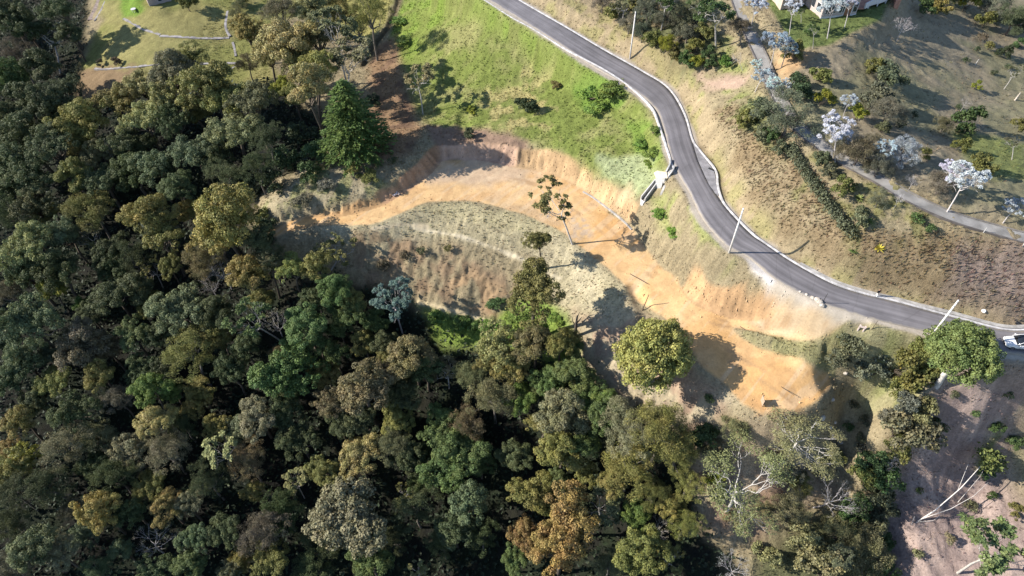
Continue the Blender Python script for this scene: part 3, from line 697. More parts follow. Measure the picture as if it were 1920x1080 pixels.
def limb(p0, p1, r0, r1, k=5, wob=.06):
    t = np.linspace(0, 1, k)[:, None]; L = np.linalg.norm(np.subtract(p1, p0))
    P = np.asarray(p0) * (1 - t) + np.asarray(p1) * t; P[1:-1] += rng.normal(size=(k - 2, 3)) * wob * L
    P[:, 2] += (np.sin(t[:, 0] * math.pi) * -.08 * L if p1[2] > p0[2] else 0)
    return P, r0 + (r1 - r0) * t[:, 0]
def trunk_for(name, targets, r=.035, split=.72, bend=.05):
    """trunk from z=0 to the crown (z=1 is the crown's middle), with limbs to TARGETS (relative to the crown's middle, in crown widths)"""
    top = np.array([rng.normal() * bend, rng.normal() * bend, split])
    ch = [(np.array([[0, 0, -.25], [0, 0, 0], [rng.normal() * bend * .6, rng.normal() * bend * .6, split * .5], top]), np.array([r * 1.5, r * 1.25, r, r * .8]))]
    for q in targets: ch.append(limb(top - [0, 0, .04], np.array([q[0], q[1], 1 + q[2] * .8]), r * .6, r * .12, 5))
    return tubes_mesh(name, ch)
def branching(depth, p, d, L, r, spread, ch, tips, up=.1):
    e = p + d * L; ch.append(limb(p, e, r, r * .62, 4, .05))
    if depth == 0: tips.append(e); return
    for i in range(rng.integers(2, 4)):
        nd = unit(d + rng.normal(size=3) * spread + [0, 0, up]); branching(depth - 1, e, nd, L * rng.uniform(.6, .85), r * .6, spread, ch, tips, up)

PROTO = {}
KIND_OF_PROTO = dict(v='f', l='s', p='q')
def reg(kind, crown, trunk): PROTO.setdefault(kind, []).append((crown, trunk))
def norm_tip(crown, trunk):
    for me, z0 in ((crown, 0.0), (trunk, None)):
        v = np.empty(len(me.vertices) * 3, np.float32); me.vertices.foreach_get('co', v); v = v.reshape(-1, 3)
        if z0 is not None:
            c = np.median(v[:, :2], 0) * .7; r = np.percentile(np.hypot(*(v[:, :2] - c).T), 93); k = .47 / r
            v[:, :2] = (v[:, :2] - c) * k; v[:, 2] = (v[:, 2] - v[:, 2].mean()) * k * .9
        else:
            f = np.clip(v[:, 2:3] / .62, 0, 1); v[:, :2] = (v[:, :2] - c * f) * (1 - f + f * k)
        me.vertices.foreach_set('co', v.ravel()); me.update()
for i in range(9):     # cauliflower crowns
    Cc, R = crown_clumps(int(rng.integers(5, 10)), 22, .225, .072)
    reg('b', clump_crown('crown', Cc, R, 118, .0205, warmth=.4, core=900), trunk_for('trunk', Cc[rng.integers(0, len(Cc), 9)] * .75))
for i in range(4):     # fine dense domes
    Cc, R = crown_clumps(4, 62, .34, .062, .80)
    reg('r', clump_crown('crown', Cc, R, 76, .0225, warmth=.25, core=1500), trunk_for('trunk', Cc[rng.integers(0, len(Cc), 8)] * .7, .04))
Cc, R = crown_clumps(1, 250, .33, .062, .84); reg('q', clump_crown('crown', Cc, R, 84, .021, warmth=.3, core=1800), trunk_for('trunk', Cc[rng.integers(0, len(Cc), 8)] * .7, .04))
for i in range(4):     # feathery crowns
    Cc, R = crown_clumps(int(rng.integers(5, 8)), 22, .26, .085, .85)
    reg('f', clump_crown('crown', Cc, R, 92, .028, shell=.15, aspect=2.6, warmth=.3, loose=1.6), trunk_for('trunk', Cc[rng.integers(0, len(Cc), 12)] * .95, .028))
def tip_crown(kind, n, per, lsize, pale, clr=.07, spread=.5, levels=3, aspect=1.5):
    ch = []; tips = []
    top = np.array([0, 0, .62]); ch.append((np.array([[0, 0, -.25], [0, 0, 0], [.015, .01, .35], top]), np.array([.026, .021, .017, .014])))
    for j in range(n):
        a = 2 * math.pi * (j + rng.uniform(-.3, .3)) / n; el = rng.uniform(.5, 1.1)
        branching(levels - 1, top + [0, 0, rng.uniform(-.05, .12)], unit(np.array([math.cos(a), math.sin(a), el])), rng.uniform(.15, .24), .0095, spread, ch, tips)
    tips = np.array(tips); rel = tips - [0, 0, 1]
    P = []; Nn = []; T_ = []; al = []
    for c in rel:
        d = rdir(per * 2); d = d[d[:, 2] > -.35][:per]; m = len(d)
        P.append(c + d * clr * rng.uniform(.35, 1.1, (m, 1)) * [1, 1, .7]); al.append(d); Nn.append(unit(rng.normal(size=(m, 3)) * .5 + d * .3 + [0, 0, .9])); T_.append(rng.uniform(.75, 1.25, m) * rng.uniform(.8, 1.2))
    P = np.vstack(P); n_ = len(P); al = np.vstack(al); Nn = np.vstack(Nn); al = al - Nn * (al * Nn).sum(1, keepdims=True)
    reg(kind, leaf_mesh('crown', P, Nn, lsize * rng.uniform(.7, 1.3, n_), np.concatenate(T_), np.clip(rng.normal(size=n_) * .2, 0, 1), aspect, al), tubes_mesh('trunk', ch)); norm_tip(*PROTO[kind][-1])
for i in range(4): tip_crown('o', 6, 34, .045, True, .062, .5, 4)
for i in range(4): tip_crown('y', 9, 58, .032, True, .052, .5, 4, 1.7)
for i in range(3): tip_crown('a', 8, 42, .024, True, .085, .55, 4, 2.2)

for i in range(3): tip_crown('k', 5, 26, .040, True, .045, .6, 4)        # sparse crown, limbs in sight
for i in range(4):     # bare
    ch = []; tips = []; top = np.array([0, 0, .45]); ch.append((np.array([[0, 0, -.25], [0, 0, 0], [.02, 0, .25], top]), np.array([.024, .02, .016, .014])))
    for j in range(6):
        a = j + rng.uniform(-.3, .3); branching(4, top + [0, 0, rng.uniform(-.1, .1)], unit(np.array([math.cos(a), math.sin(a), rng.uniform(.5, 1.3)])), rng.uniform(.16, .24), .009, .42, ch, tips)
    rel = np.array(tips) - [0, 0, 1]; n_ = len(rel)
    P = np.repeat(rel, 3, 0) + rng.normal(size=(n_ * 3, 3)) * .025
    reg('d', leaf_mesh('crown', P, rdir(len(P)), .020 * rng.uniform(.5, 1.2, len(P)), rng.uniform(.8, 1.2, len(P)), np.zeros(len(P)), 2.5), tubes_mesh('trunk', ch, 4))
for i in range(2):     # conifer: whorls of drooping sprays
    P = []; Nn = []; al = []; T_ = []
    for w in range(34):
        f = w / 33; zz_ = -.75 + 1.55 * f; rad = .5 * (1 - f) ** .62 + .03
        for j in range(int(10 + 13 * (1 - f))):
            a = rng.uniform(0, 2 * math.pi); Lr = rad * rng.uniform(.75, 1.12); m = int(12 + 34 * (1 - f))
            t = rng.random(m) ** .7; d = np.array([math.cos(a), math.sin(a), 0]); sd = np.array([-d[1], d[0], 0])
            P.append(d * (Lr * t)[:, None] + sd * (rng.normal(size=m) * .03 * (1.3 - t))[:, None] + np.array([0, 0, 1]) * (zz_ - .22 * Lr * t ** 2 + rng.normal(size=m) * .012)[:, None])
            al.append(np.tile(d, (m, 1)) + rng.normal(size=(m, 3)) * .3); Nn.append(np.tile([0, 0, 1.0], (m, 1)) + rng.normal(size=(m, 3)) * .45); T_.append(rng.uniform(.7, 1.3, m) * rng.uniform(.75, 1.25))
    P = np.vstack(P); n_ = len(P); Nn = unit(np.vstack(Nn)); al = np.vstack(al); al = al - Nn * (al * Nn).sum(1, keepdims=True)
    reg('c', leaf_mesh('crown', P, Nn, .040 * rng.uniform(.6, 1.3, n_), np.concatenate(T_), np.clip(rng.normal(size=n_) * .25, 0, 1), 1.8, al), tubes_mesh('trunk', [(np.array([[0, 0, -.2], [0, 0, 0], [0, 0, 1], [0, 0, 1.7]]), np.array([.05, .045, .028, .006]))]))
for i in range(5):     # shrubs
    Cc, R = crown_clumps(int(rng.integers(2, 5)), 12, .27, .10, .8)
    reg('s', clump_crown('crown', Cc, R, 66, .046, shell=.35, warmth=.3, loose=1.1), trunk_for('trunk', Cc[rng.integers(0, len(Cc), 9)] * .8, .02, .35))
for i in range(3):     # small shrubs and rosettes, few leaves
    Cc, R = crown_clumps(1, 12, .3, .17, .8)
    reg('x', clump_crown('crown', Cc, R, 42, .075, shell=.3, warmth=.3, loose=1.2), trunk_for('trunk', Cc[rng.integers(0, len(Cc), 5)] * .6, .03, .35))

COL = dict(ol=(.120, .122, .038), go=(.155, .138, .042), pg=(.215, .19, .085), os=(.158, .150, .075), lg=(.135, .205, .040), te=(.105, .15, .145), cg=(.082, .112, .032), dg=(.048, .066, .032), gr=(.062, .098, .034), bg=(.082, .138, .030), gy=(.122, .120, .085), gg=(.092, .102, .058),
           br=(.112, .094, .058), pu=(.088, .082, .070), ru=(.185, .128, .048), lo=(.215, .215, .062), pl=(.112, .145, .055), bl=(.076, .102, .064), po=(.165, .170, .078), si=(.38, .43, .46), sb=(.25, .32, .355), wh=(.42, .39, .37), yg=(.20, .205, .028), tn=(.20, .155, .115))
CNAME = dict(ol='olive green', go='golden olive', pg='pale straw-yellow', cg='deep green', lg='lime green', os='dry olive', te='greyish teal', dg='dark green', gr='mid green', bg='bright green', gy='grey', gg='grey-green', br='brown', pu='purplish grey', ru='rusty orange', lo='light olive', pl='pale green',
             bl='bluish green', po='pale olive', si='silver-white', sb='silvery blue', wh='whitish', yg='yellow-green', tn='pinkish tan')
KNAME = dict(b=('broadleaf_tree', 'lumpy-crowned broadleaf tree', 'tree'), r=('dome_tree', 'dense dome-crowned tree', 'tree'), f=('feathery_tree', 'feathery tree', 'tree'), o=('open_tree', 'open-crowned pale-limbed tree', 'tree'),
             y=('silver_leaf_tree', 'silver-leaved slender tree', 'tree'), k=('sparse_tree', 'bare-limbed tree', 'tree'), a=('airy_tree', 'airy fine-leaved white-limbed tree', 'tree'), p=('shade_tree', 'full-crowned white-trunked tree', 'tree'), q=('round_tree', 'round low-crowned tree', 'tree'), l=('grass_clump', 'low leafy ground clump', 'plant'), v=('feathery_shrub', 'feathery dry shrub', 'shrub'), d=('bare_tree', 'nearly leafless tree', 'bare tree'), c=('conifer_tree', 'dense conifer', 'tree'),
             s=('shrub', 'bushy shrub', 'shrub'), x=('small_shrub', 'small round shrub', 'shrub'))
BARKC = dict(b=(.11, .09, .07), r=(.11, .09, .07), f=(.16, .14, .12), o=(.42, .39, .35), y=(.46, .42, .40), k=(.42, .39, .36), a=(.46, .43, .39), p=(.50, .47, .43), q=(.11, .09, .07), l=(.10, .08, .06), v=(.16, .13, .11), d=(.38, .35, .34), c=(.08, .06, .045), s=(.10, .08, .06), x=(.10, .08, .06))
# crown height above the ground, in crown widths
HK = dict(b=1.15, r=1.05, f=1.1, o=1.25, y=1.0, k=1.2, d=1.15, a=.85, p=.9, q=.56, l=.13, v=.5, c=.48, s=.34, x=.36)
# ---- every crown that the photograph lets one tell apart: u v width kind colour [base u v]
FOREST_T = """15 25 80 b dg;48 50 70 b dg;90 48 75 k dg 113 138;112 14 75 b dg;30 102 55 f pu;20 150 85 b gr;42 182 75 b dg;82 192 85 b dg;8 215 65 b dg;75 120 70 b dg;130 60 55 b dg;120 165 60 b dg;105 225 70 b dg
155 225 85 b ol;150 268 70 b ol;220 188 78 b ol;265 160 72 b po;322 132 85 b gy;350 108 62 b ol;388 150 92 r ol;303 185 74 b po;272 228 88 b po;365 203 64 b ol;430 182 84 b ol;472 192 84 b gg;442 240 94 b gg;365 282 86 b bl
287 312 86 b bl;402 300 64 b dg;330 230 66 b dg;195 265 50 d wh;50 252 85 b dg;100 272 84 b dg;138 325 78 b ol;32 302 84 b dg;60 342 84 b dg;192 332 74 b dg;240 268 74 b dg;500 262 64 f dg;175 295 60 b gg;15 262 60 b dg;330 340 60 f dg;425 330 64 f dg;480 318 60 f dg
465 60 62 r go;538 78 104 b pg;520 22 74 f gy;582 14 70 b po;622 32 92 o gg;600 62 74 b gg 606 165;576 150 94 b pg;552 182 54 b ol;594 128 72 b go 602 236;652 92 86 o gg 650 205;448 24 40 f gg;530 168 44 b yg;462 118 40 f br;560 110 70 b pg;500 100 60 b po;640 20 60 f ol;690 20 66 f ol;670 50 50 f dg
55 468 88 b po;92 405 48 b po;122 435 66 b bl;168 392 84 f ol;166 440 54 k gy;288 398 90 b go;302 438 84 b ol;352 393 50 b go;422 415 128 b go;408 452 90 b go;462 398 44 f ol;230 430 44 k ol 224 500;280 500 54 k ol;316 498 50 b ol;374 488 70 f br;408 492 66 d gy;478 448 70 b dg;497 425 44 s dg;500 458 50 s dg;488 408 40 s ol;505 480 60 f dg;390 528 48 d tn
462 515 80 b go;506 490 54 b br 525 560;546 500 64 b ol;592 502 64 b ol;628 468 78 k ol 622 505;628 540 66 b gr;336 578 94 b bl;288 572 50 b ol;402 582 66 b dg;95 540 52 b yg;52 512 82 b dg;105 502 82 b dg;18 542 64 f pu;155 570 34 b bg;172 592 54 b dg;212 552 74 b dg;216 500 72 b dg;250 540 70 b dg
55 602 114 b bl;14 640 64 b bl;40 672 74 b bl;92 665 50 b bl;156 645 94 b pu;202 652 64 b br;186 700 60 b ol;246 625 66 b gr;292 632 56 b dg;328 612 44 b bl;356 664 90 f ol;412 635 64 b ol;462 592 94 o gr 535 645;490 560 54 b ol;512 592 60 d wh;525 660 44 f br;572 602 84 b gr;592 634 64 b gr;526 705 104 r gr
592 562 56 b dg;648 582 64 b gr;626 660 62 b gr;610 700 52 b go;270 692 64 b dg;310 702 60 b dg;100 712 64 b ol;20 712 70 b dg;430 690 66 b dg;460 650 60 b dg;140 770 70 b dg
280 728 74 b bg;322 732 50 b bg;220 746 56 f pu;370 728 50 b go;366 760 50 b go;296 785 76 b pg;40 790 66 b go;120 842 86 f gy;182 820 66 f gg;46 865 60 b yg;15 846 46 b ru;252 850 66 b gy;312 846 84 f gy;405 842 80 o po;408 800 50 b go;482 776 80 b gy;452 802 56 b gy;466 865 66 f br
282 906 70 b ol;186 960 80 b ru;476 920 44 b go;550 900 56 o po;602 880 66 b ol;312 948 64 b ru;352 946 64 b gy;276 1010 74 d gy;226 1030 50 b bl;362 1010 66 b bl;356 1060 64 b gr;60 1032 86 b gg;106 1036 66 b gy;155 1000 56 b bl;130 955 46 f pu;488 1000 86 f pu;420 992 66 b dg;505 1052 72 b ol
450 1052 50 b go;582 1072 70 f dg;530 768 76 b dg;560 820 74 b dg;210 890 74 f dg;90 910 84 f dg;20 920 74 f dg;30 985 72 f dg;390 900 76 f dg;530 960 80 f dg;600 1010 76 f dg;250 960 60 b dg;20 1065 70 f pu;25 345 76 b dg;60 385 74 b dg;15 400 70 f dg;205 470 70 b dg;778 955 76 f dg;20 880 70 b ol;245 480 60 f dg;850 990 80 b dg;800 860 60 b dg;60 435 60 b gg;330 350 70 b dg;250 320 70 b dg;5 300 70 b dg;290 1072 64 b dg;430 1080 60 b gg;180 1072 60 f dg;345 800 60 f dg;70 750 66 b dg;175 870 60 b dg
656 975 140 r gy;670 850 82 b pg;730 832 84 f gg;682 790 66 b dg;742 790 66 b ol;682 722 112 b br;832 820 86 b gr;872 842 90 b gr;842 875 92 b gr;900 865 60 b gr;882 940 94 b bl;880 792 66 f br;830 788 60 b gr;762 920 46 k ol;792 902 54 b gr;925 740 96 f gg;976 746 60 b bg;1012 736 56 b gr
1062 770 104 b gy;1022 792 66 b go;1052 842 94 b ol;1092 830 76 b gr;1122 770 76 b gr;1172 802 96 f gy;1242 800 104 f ol;1182 872 104 f ol;1272 850 76 f ol;1000 922 84 b ol;1046 902 56 b gr;1072 960 112 b ru;1052 1025 120 b ru;985 1000 66 b ru;1132 950 92 o gg;1022 942 56 b ol;1196 970 56 b bg;1236 985 44 d wh
1262 952 56 b go;1192 1032 96 b ol;1142 1062 66 f gg;1252 1042 66 k ol;965 1050 50 b gr;692 1052 86 b gr;782 1074 46 o po;1290 905 60 f ol;1225 925 64 f ol;1150 900 60 b ol;1100 890 54 b ol;1285 985 56 f ol;740 1010 60 f dg;830 1020 60 f dg;905 1010 60 f dg;760 860 66 b dg;760 740 70 b dg;960 850 60 b dg
656 562 56 b ol;682 640 56 b ol;636 612 50 b gr;772 662 86 b br;722 642 56 b dg;736 662 56 b ol;932 650 94 b po;1004 640 84 b br;1052 640 66 b ol;882 700 76 f gg;962 692 80 b ol;922 682 60 b ol;836 690 56 k br;1082 702 84 b gr;1032 712 66 b gr;1110 735 56 b gr;700 600 56 b gr;620 760 70 b br;640 800 60 b dg;795 690 64 b dg;1140 750 50 b bg;1075 650 44 b gr"""
SPECIAL_T = """655 218 128 c cg 657 292;735 560 96 y te 755 625;998 535 98 r ol 1000 640;1012 449 40 r ol 1012 505;1038 372 92 k ol 1073 458;1226 664 142 q lo;790 138 58 o po 793 215;988 196 44 s dg;1500 815 142 a po;1400 892 165 a po;1592 930 80 d gy 1525 952;1806 661 118 p pl 1757 722;1872 1022 140 o pl;1578 1038 50 o gg 1550 1060;1380 1062 62 d wh;1672 865 36 d wh"""
SHRUB_T = """1165 180 20 x gr;1695 812 96 s os;1735 768 60 s os;1665 780 50 s gy;1505 1010 74 s os;1545 1065 84 s os;1622 1032 90 v os;1645 985 60 s os;1588 975 50 s gr;1480 955 60 v os;1660 1075 70 s gr;1440 1040 60 s os;1600 655 64 s gg;1642 690 74 s gy;1690 682 92 s ol;1702 725 60 s ol;1570 668 46 s gg;1730 650 50 s ol
1330 748 24 x gr;1340 850 50 v os;1380 800 44 v os;1450 860 50 v os;1540 880 44 v gg;1600 760 24 x gg;1620 790 26 x gg;1590 800 22 x gr;1615 820 24 x gg;1575 860 26 x gg;1430 960 44 v os;1380 980 40 s os;1345 930 36 s gr;1480 890 40 v gy;1790 740 22 x gg;1830 775 20 x gr;1770 800 26 x gr;1890 740 20 x gr;1820 950 26 x os;1860 930 22 x gr;1780 1010 26 x os;1720 1040 24 x os;1640 870 56 s gr;1610 840 30 x gy;1315 815 56 s gr;1350 905 40 s yg;790 470 20 x dg;975 590 70 l lg;925 568 40 l gr;1012 605 56 l lg;1040 595 36 l lg;905 612 50 l lg;1055 640 50 l lg;955 628 60 l lg;870 605 50 l bg;820 592 40 l bg;1500 905 50 v ol;1560 855 34 v ol
1300 22 50 v gg;1130 5 36 v gy;1150 20 36 s ol;1180 45 40 v gy;1205 60 36 v gg;1225 75 36 s ol;1250 80 36 v yg;1265 100 32 s ol;1290 60 44 v gy;1320 60 38 s ol;1275 25 44 v gg;1235 -5 44 v gy;1190 10 38 s ol;1310 115 28 s yg;1330 120 26 s gr;1400 225 40 s ol;1445 255 40 s gr;1465 275 34 s gg;1250 30 46 v gy;1275 60 40 s gg;1215 20 46 v gy;1300 85 40 s ol;1335 100 36 s gr;1362 114 28 s bg;1290 112 36 s gr;1490 100 46 s ol;1500 160 68 s dg;1540 140 44 s ol;1542 185 40 s yg;1638 128 40 s ol;1665 142 62 s gg;1648 178 64 s gg;1665 208 60 v gy;1608 210 38 s yg;1480 220 84 v gy;1432 208 56 s gg
1612 284 66 v br;1650 312 46 v gy;1697 285 56 v sb;1736 290 28 s ol;1825 232 66 s gr 1822 250;1805 275 34 s ol;1846 306 48 s ol;1765 345 52 v gy;1580 345 52 s ol;1540 300 36 s gg;1560 320 34 s gg;1615 405 44 s gg;1720 410 28 x gr;1745 430 24 x gr;1648 375 36 v gy;1730 10 40 s gr;1765 12 44 s go;1815 3 44 s yg;1850 34 42 s go
1900 38 60 v gg;1866 14 50 v gy;1842 70 22 x br;1856 86 22 x ol;1833 92 14 x dg;1886 100 32 s dg;1813 113 14 x dg;1865 136 14 x dg;1890 126 14 x dg;1835 160 22 s yg;1913 80 30 s gr;1916 236 34 s ol;1770 235 34 v br;1714 215 16 x dg;1915 45 40 v dg;1780 -5 50 s dg;1905 130 30 k gg;1655 240 34 s gg;1690 232 24 x dg;1800 200 16 x dg
690 335 44 l ol;610 345 50 l gy;660 318 40 l ol;570 375 40 l gy;760 480 26 x br;720 500 30 x br;840 465 18 x ol;735 300 20 x dg;1515 60 18 x gr;1142 168 64 l lg;1108 180 60 l lg;1120 200 50 l lg;1205 268 40 l lg;1225 245 36 l lg;1225 285 40 l lg;1218 308 26 l lg;885 205 26 l yg;1042 160 26 l ol
762 75 44 l lg;748 38 40 l lg;880 250 26 s dg;450 2 34 s gr;350 5 40 s ol;215 115 20 s br;185 118 20 s br;1240 400 34 l lg;1258 432 34 l lg;1430 250 40 s gg;1655 900 70 s gr;1640 930 70 s gg;1625 900 60 s ol;1610 960 70 s gr;1660 960 60 s gg;1690 830 70 s ol;1720 800 60 s gy;1600 1050 70 s os;1660 1020 60 s gr;1560 1000 70 v os;1615 880 40 s gr;1740 700 44 s ol;1700 760 50 s gy;1755 790 24 x dg;1850 880 34 s gr;1870 800 30 s gr;1905 830 30 s gr;1910 960 30 s ol;1725 920 16 x gr;560 250 60 s dg;600 285 50 s gr;530 300 60 s dg;575 320 50 s gr;470 350 50 s dg;700 190 30 s dg;520 340 50 s dg"""
SILVER_T = """1420 3 48 y si;1460 72 66 y sb;1478 85 50 y sb;1490 6 38 y si 1480 65;1557 4 56 y si 1551 72;1592 -6 44 y si 1583 53;1528 50 22 o gr 1524 92;1500 20 20 o dg 1502 42;1698 38 44 d wh 1681 78;1430 140 46 y si 1416 172;1455 155 36 y si 1445 188;1478 155 28 y si;1575 240 82 y si 1566 304;1660 272 46 y si;1595 185 38 y si;1820 328 74 y si;1790 318 52 y si;1905 385 54 y si;1418 118 24 y si
1338 14 84 o gr 1342 90;1385 50 44 f br 1390 90;1165 10 46 k gg 1165 45;1218 8 46 k gg 1218 36;1690 365 26 d wh;1715 335 26 d wh;1380 100 26 d tn 1392 132;1900 262 30 k gg 1897 300;1250 -10 60 o gr;1815 185 24 d gy"""

def solve_top(u, v, dpx, hk):
    h = 5.0
    for _ in range(4):
        p = hit(u, v, h); dist = (np.array([p[0], p[1], p[2] - CAMZ]) @ _F0); D = dpx * dist / FPX; h = D * hk
    return p, D, h
LANDMARKS = [('the upper left corner', 0, -60), ('the left edge', 0, 330), ('the lower left corner', -10, 1120), ('the dark gully bottom', 860, 1010), ('the dark gap right of the left edge', 230, 500), ('the dark conifer', 655, 215), ('the great grey-brown dome tree', 656, 975), ('the tall rusty orange crowns', 1060, 990), ('the straw-yellow crown', 670, 850), ('the large golden crown by the bare soil', 422, 415), ('the pale straw crown amid dark forest', 296, 785),
    ('the silvery blue forest tree', 735, 562), ('the round tree beside the platform', 1228, 665), ('the big bright forest crowns', 855, 850), ('the smooth green dome crown', 526, 705), ('the big brown crown', 682, 722), ('the grey bare tree in the forest', 276, 1010),
    ('the purplish crown', 156, 645), ('the lawn paths', 350, 95), ('the bluish crowns at the forest edge', 55, 602), ('the white poles by the dark bend', 1380, 430), ('the culvert', 1240, 335), ('the beige house', 1560, 20), ('the great silver tree by the path', 1575, 240),
    ('the walker at the kerb', 1645, 553), ('the white car', 1900, 640), ('the board on the bare soil', 1443, 758), ('the leafy tree over the road', 1805, 662), ('the fallen-looking white tree', 1750, 945), ('the pale crown on the left edge', 55, 468), ('the golden pale crowns above the conifer', 576, 150),
    ('the grey-green forest clump', 442, 240), ('the bright green crowns', 295, 730), ('the rusty crown', 186, 960), ('the meadow', 1850, 110), ('the open-limbed pale tree', 1400, 895), ('the bank of the gully', 1690, 690), ('the west mound', 620, 340), ('the orange cut bank', 1380, 550)]
DIRS = ['right of', 'below and right of', 'below', 'below and left of', 'left of', 'above and left of', 'above', 'above and right of']
ORD = ['', 'second ', 'third ', 'fourth ', 'fifth ', 'sixth ', 'seventh ', 'eighth ', 'ninth ', 'tenth ', 'eleventh ', 'twelfth ', 'thirteenth ', 'fourteenth ']
def parse(s, grp): return [(float(q[0]), float(q[1]), float(q[2]), q[3], q[4], tuple(map(float, q[5:7])) if len(q) > 6 else None, grp) for q in (r.split() for r in s.replace('\n', ';').split(';') if r.strip())]
ALL = parse(FOREST_T, 'forest trees west of the cleared plot') + parse(SPECIAL_T, None) + parse(SHRUB_T, 'shrubs on the open slopes') + parse(SILVER_T, 'slender trees round the path and house')
CUSTOM = {(655, 218): 'big dark green conifer standing above the cut bank', (735, 560): 'silvery blue leaning-limbed tree at the forest edge under the eroded bank', (998, 535): 'olive spreading tree on the bank edge throwing a round shadow uphill', (1012, 449): 'lone olive leaf ball standing clear on the pale grass bank',
    (1038, 372): 'tall sparse bare-limbed tree whose shadow crosses the bare soil', (1226, 664): 'large round yellow-green tree beside the end of the bare platform', (790, 138): 'slim white-trunked tree alone on the shaded pasture', (988, 196): 'single dark green bush alone on the pasture', (1500, 815): 'airy pale olive tree with white limbs just below the board',
    (1400, 892): 'broad thin-leaved tree with spreading white limbs on the tan slope', (1592, 930): 'fine silver-grey leaning leafless tree above the gully', (1806, 661): 'round leafy tree with white trunk over the road edge by the car', (1872, 1022): 'open green tree with thick white limbs at the lower corner',
    (1578, 1038): 'small pale grey-green tree amid olive shrubs near the bottom edge', (1380, 1062): 'whitish dead tree top at the bottom edge', (1672, 865): 'little white dead shrub tree beside the shaded gully', (656, 975): 'great grey-brown dense dome tree standing over the dark forest',
    (1575, 240): 'largest silver-leaved tree standing beside the footpath', (1338, 14): 'tall green tree with pale trunk at the top of the road bank'}
keys = {}
for i, (u, v, d, kd, c, bs, g) in enumerate(ALL):
    lm = min(LANDMARKS, key=lambda L: (L[1] - u) ** 2 + (L[2] - v) ** 2 if (L[1] - u) ** 2 + (L[2] - v) ** 2 > 25 ** 2 else 1e9)
    a = int(round(math.atan2(v - lm[2], u - lm[1]) / (math.pi / 4))) % 8
    keys.setdefault((CNAME[c], KNAME[kd][1], lm[0], a), []).append(((lm[1] - u) ** 2 + (lm[2] - v) ** 2, i))
LABEL = {}
for (cn, kn, ln, a), L in keys.items():
    for r, (_, i) in enumerate(sorted(L)): LABEL[i] = f'{ORD[min(r, 13)]}{cn} {kn} {DIRS[a]} {ln}'.replace('broadleaf tree', 'tree')
used_kind = {}
def plant_tree(u, v, d, kd, c, bs, grp, label):
    protos = PROTO[KIND_OF_PROTO.get(kd, kd)]; k = used_kind.get(kd, 0); used_kind[kd] = k + 1
    pick = int(rng.integers(0, len(protos)))
    hk = HK[kd] * rng.uniform(.85, 1.3) * (1.12 if 540 < u < 720 and v < 180 and kd in 'bfo' else 1)
    if bs:
        b0 = hit(*bs); p, D, h = solve_top(u, v, d, hk)
        # crown height over this foot that brings the crown where it stands
        best = min(np.arange(.6, 26, .1), key=lambda hh: (lambda q: (q[0] - u) ** 2 + (q[1] - v) ** 2)(proj(b0 + [0, 0, hh])))
        h = float(best); x, y = b0[0], b0[1]; off = np.zeros(2)
        q = proj(b0 + [0, 0, h]); D = d * q[2] / FPX
        # the crown may hang to one side of its foot
        tgt = ray(u, v); t = (CAMZ - (b0[2] + h)) / -tgt[2]; off = np.array([tgt[0] * t - x, tgt[1] * t - y]); off = off if np.hypot(*off) < .9 * D else off * .0
    else:
        p, D, h = solve_top(u, v, d, hk); x, y = p[0], p[1]; off = np.zeros(2)
    z = gz(x, y)
    D *= (1.0 if kd == 'y' else 1.0 if (v < 240 and u < 480 and u > 130) else .98 if grp and grp.startswith('forest') and kd in 'brfo' else 1.06)
    root = empty(KNAME[kd][0], (x, y, z), 0)
    tag(root, label, KNAME[kd][2], grp)
    rz = rng.uniform(0, 6.28); cm, tm = protos[pick]
    base = np.array(COL[c]) * rng.uniform(.85, 1.15) * (1 + rng.normal(size=3) * .05)
    if grp and grp.startswith('forest'): base = (base * .72 + base.mean() * .28 * np.array((.94, 1.08, .66))) * 1.36 * np.array((1.06, 1.0, .84))
    cr = bpy.data.objects.new('crown', cm); cr.location = (off[0], off[1], h); cr.scale = (D * rng.uniform(.86, 1.14), D * rng.uniform(.86, 1.14), D * rng.uniform(.85, 1.15) * (.72 if kd == 'c' else .45 if kd == 'l' else 1)); cr.rotation_euler = (0, 0, rz)
    cr.color = (*np.clip(base, .01, .8), 1); link(cr, root)
    tk = bpy.data.objects.new('trunk', tm); tk.scale = (cr.scale[0], cr.scale[1], h); tk.rotation_euler = (0, 0, rz)
    if np.hypot(*off) > .05:      # a leaning stem: shear is a tilt here
        dv = Vector((off[0], off[1], h)); q = Vector((0, 0, 1)).rotation_difference(dv.normalized())
        tk.rotation_mode = 'QUATERNION'; tk.rotation_quaternion = q @ Euler((0, 0, rz)).to_quaternion(); tk.scale = (cr.scale[0], cr.scale[1], dv.length)
    bc = np.array(BARKC[kd]) * rng.uniform(.8, 1.15); tk.color = (*bc, 1); link(tk, root)
    return root, D, h
for i, row in enumerate(ALL):
    plant_tree(*row, CUSTOM.get((int(row[0]), int(row[1])), LABEL[i]))

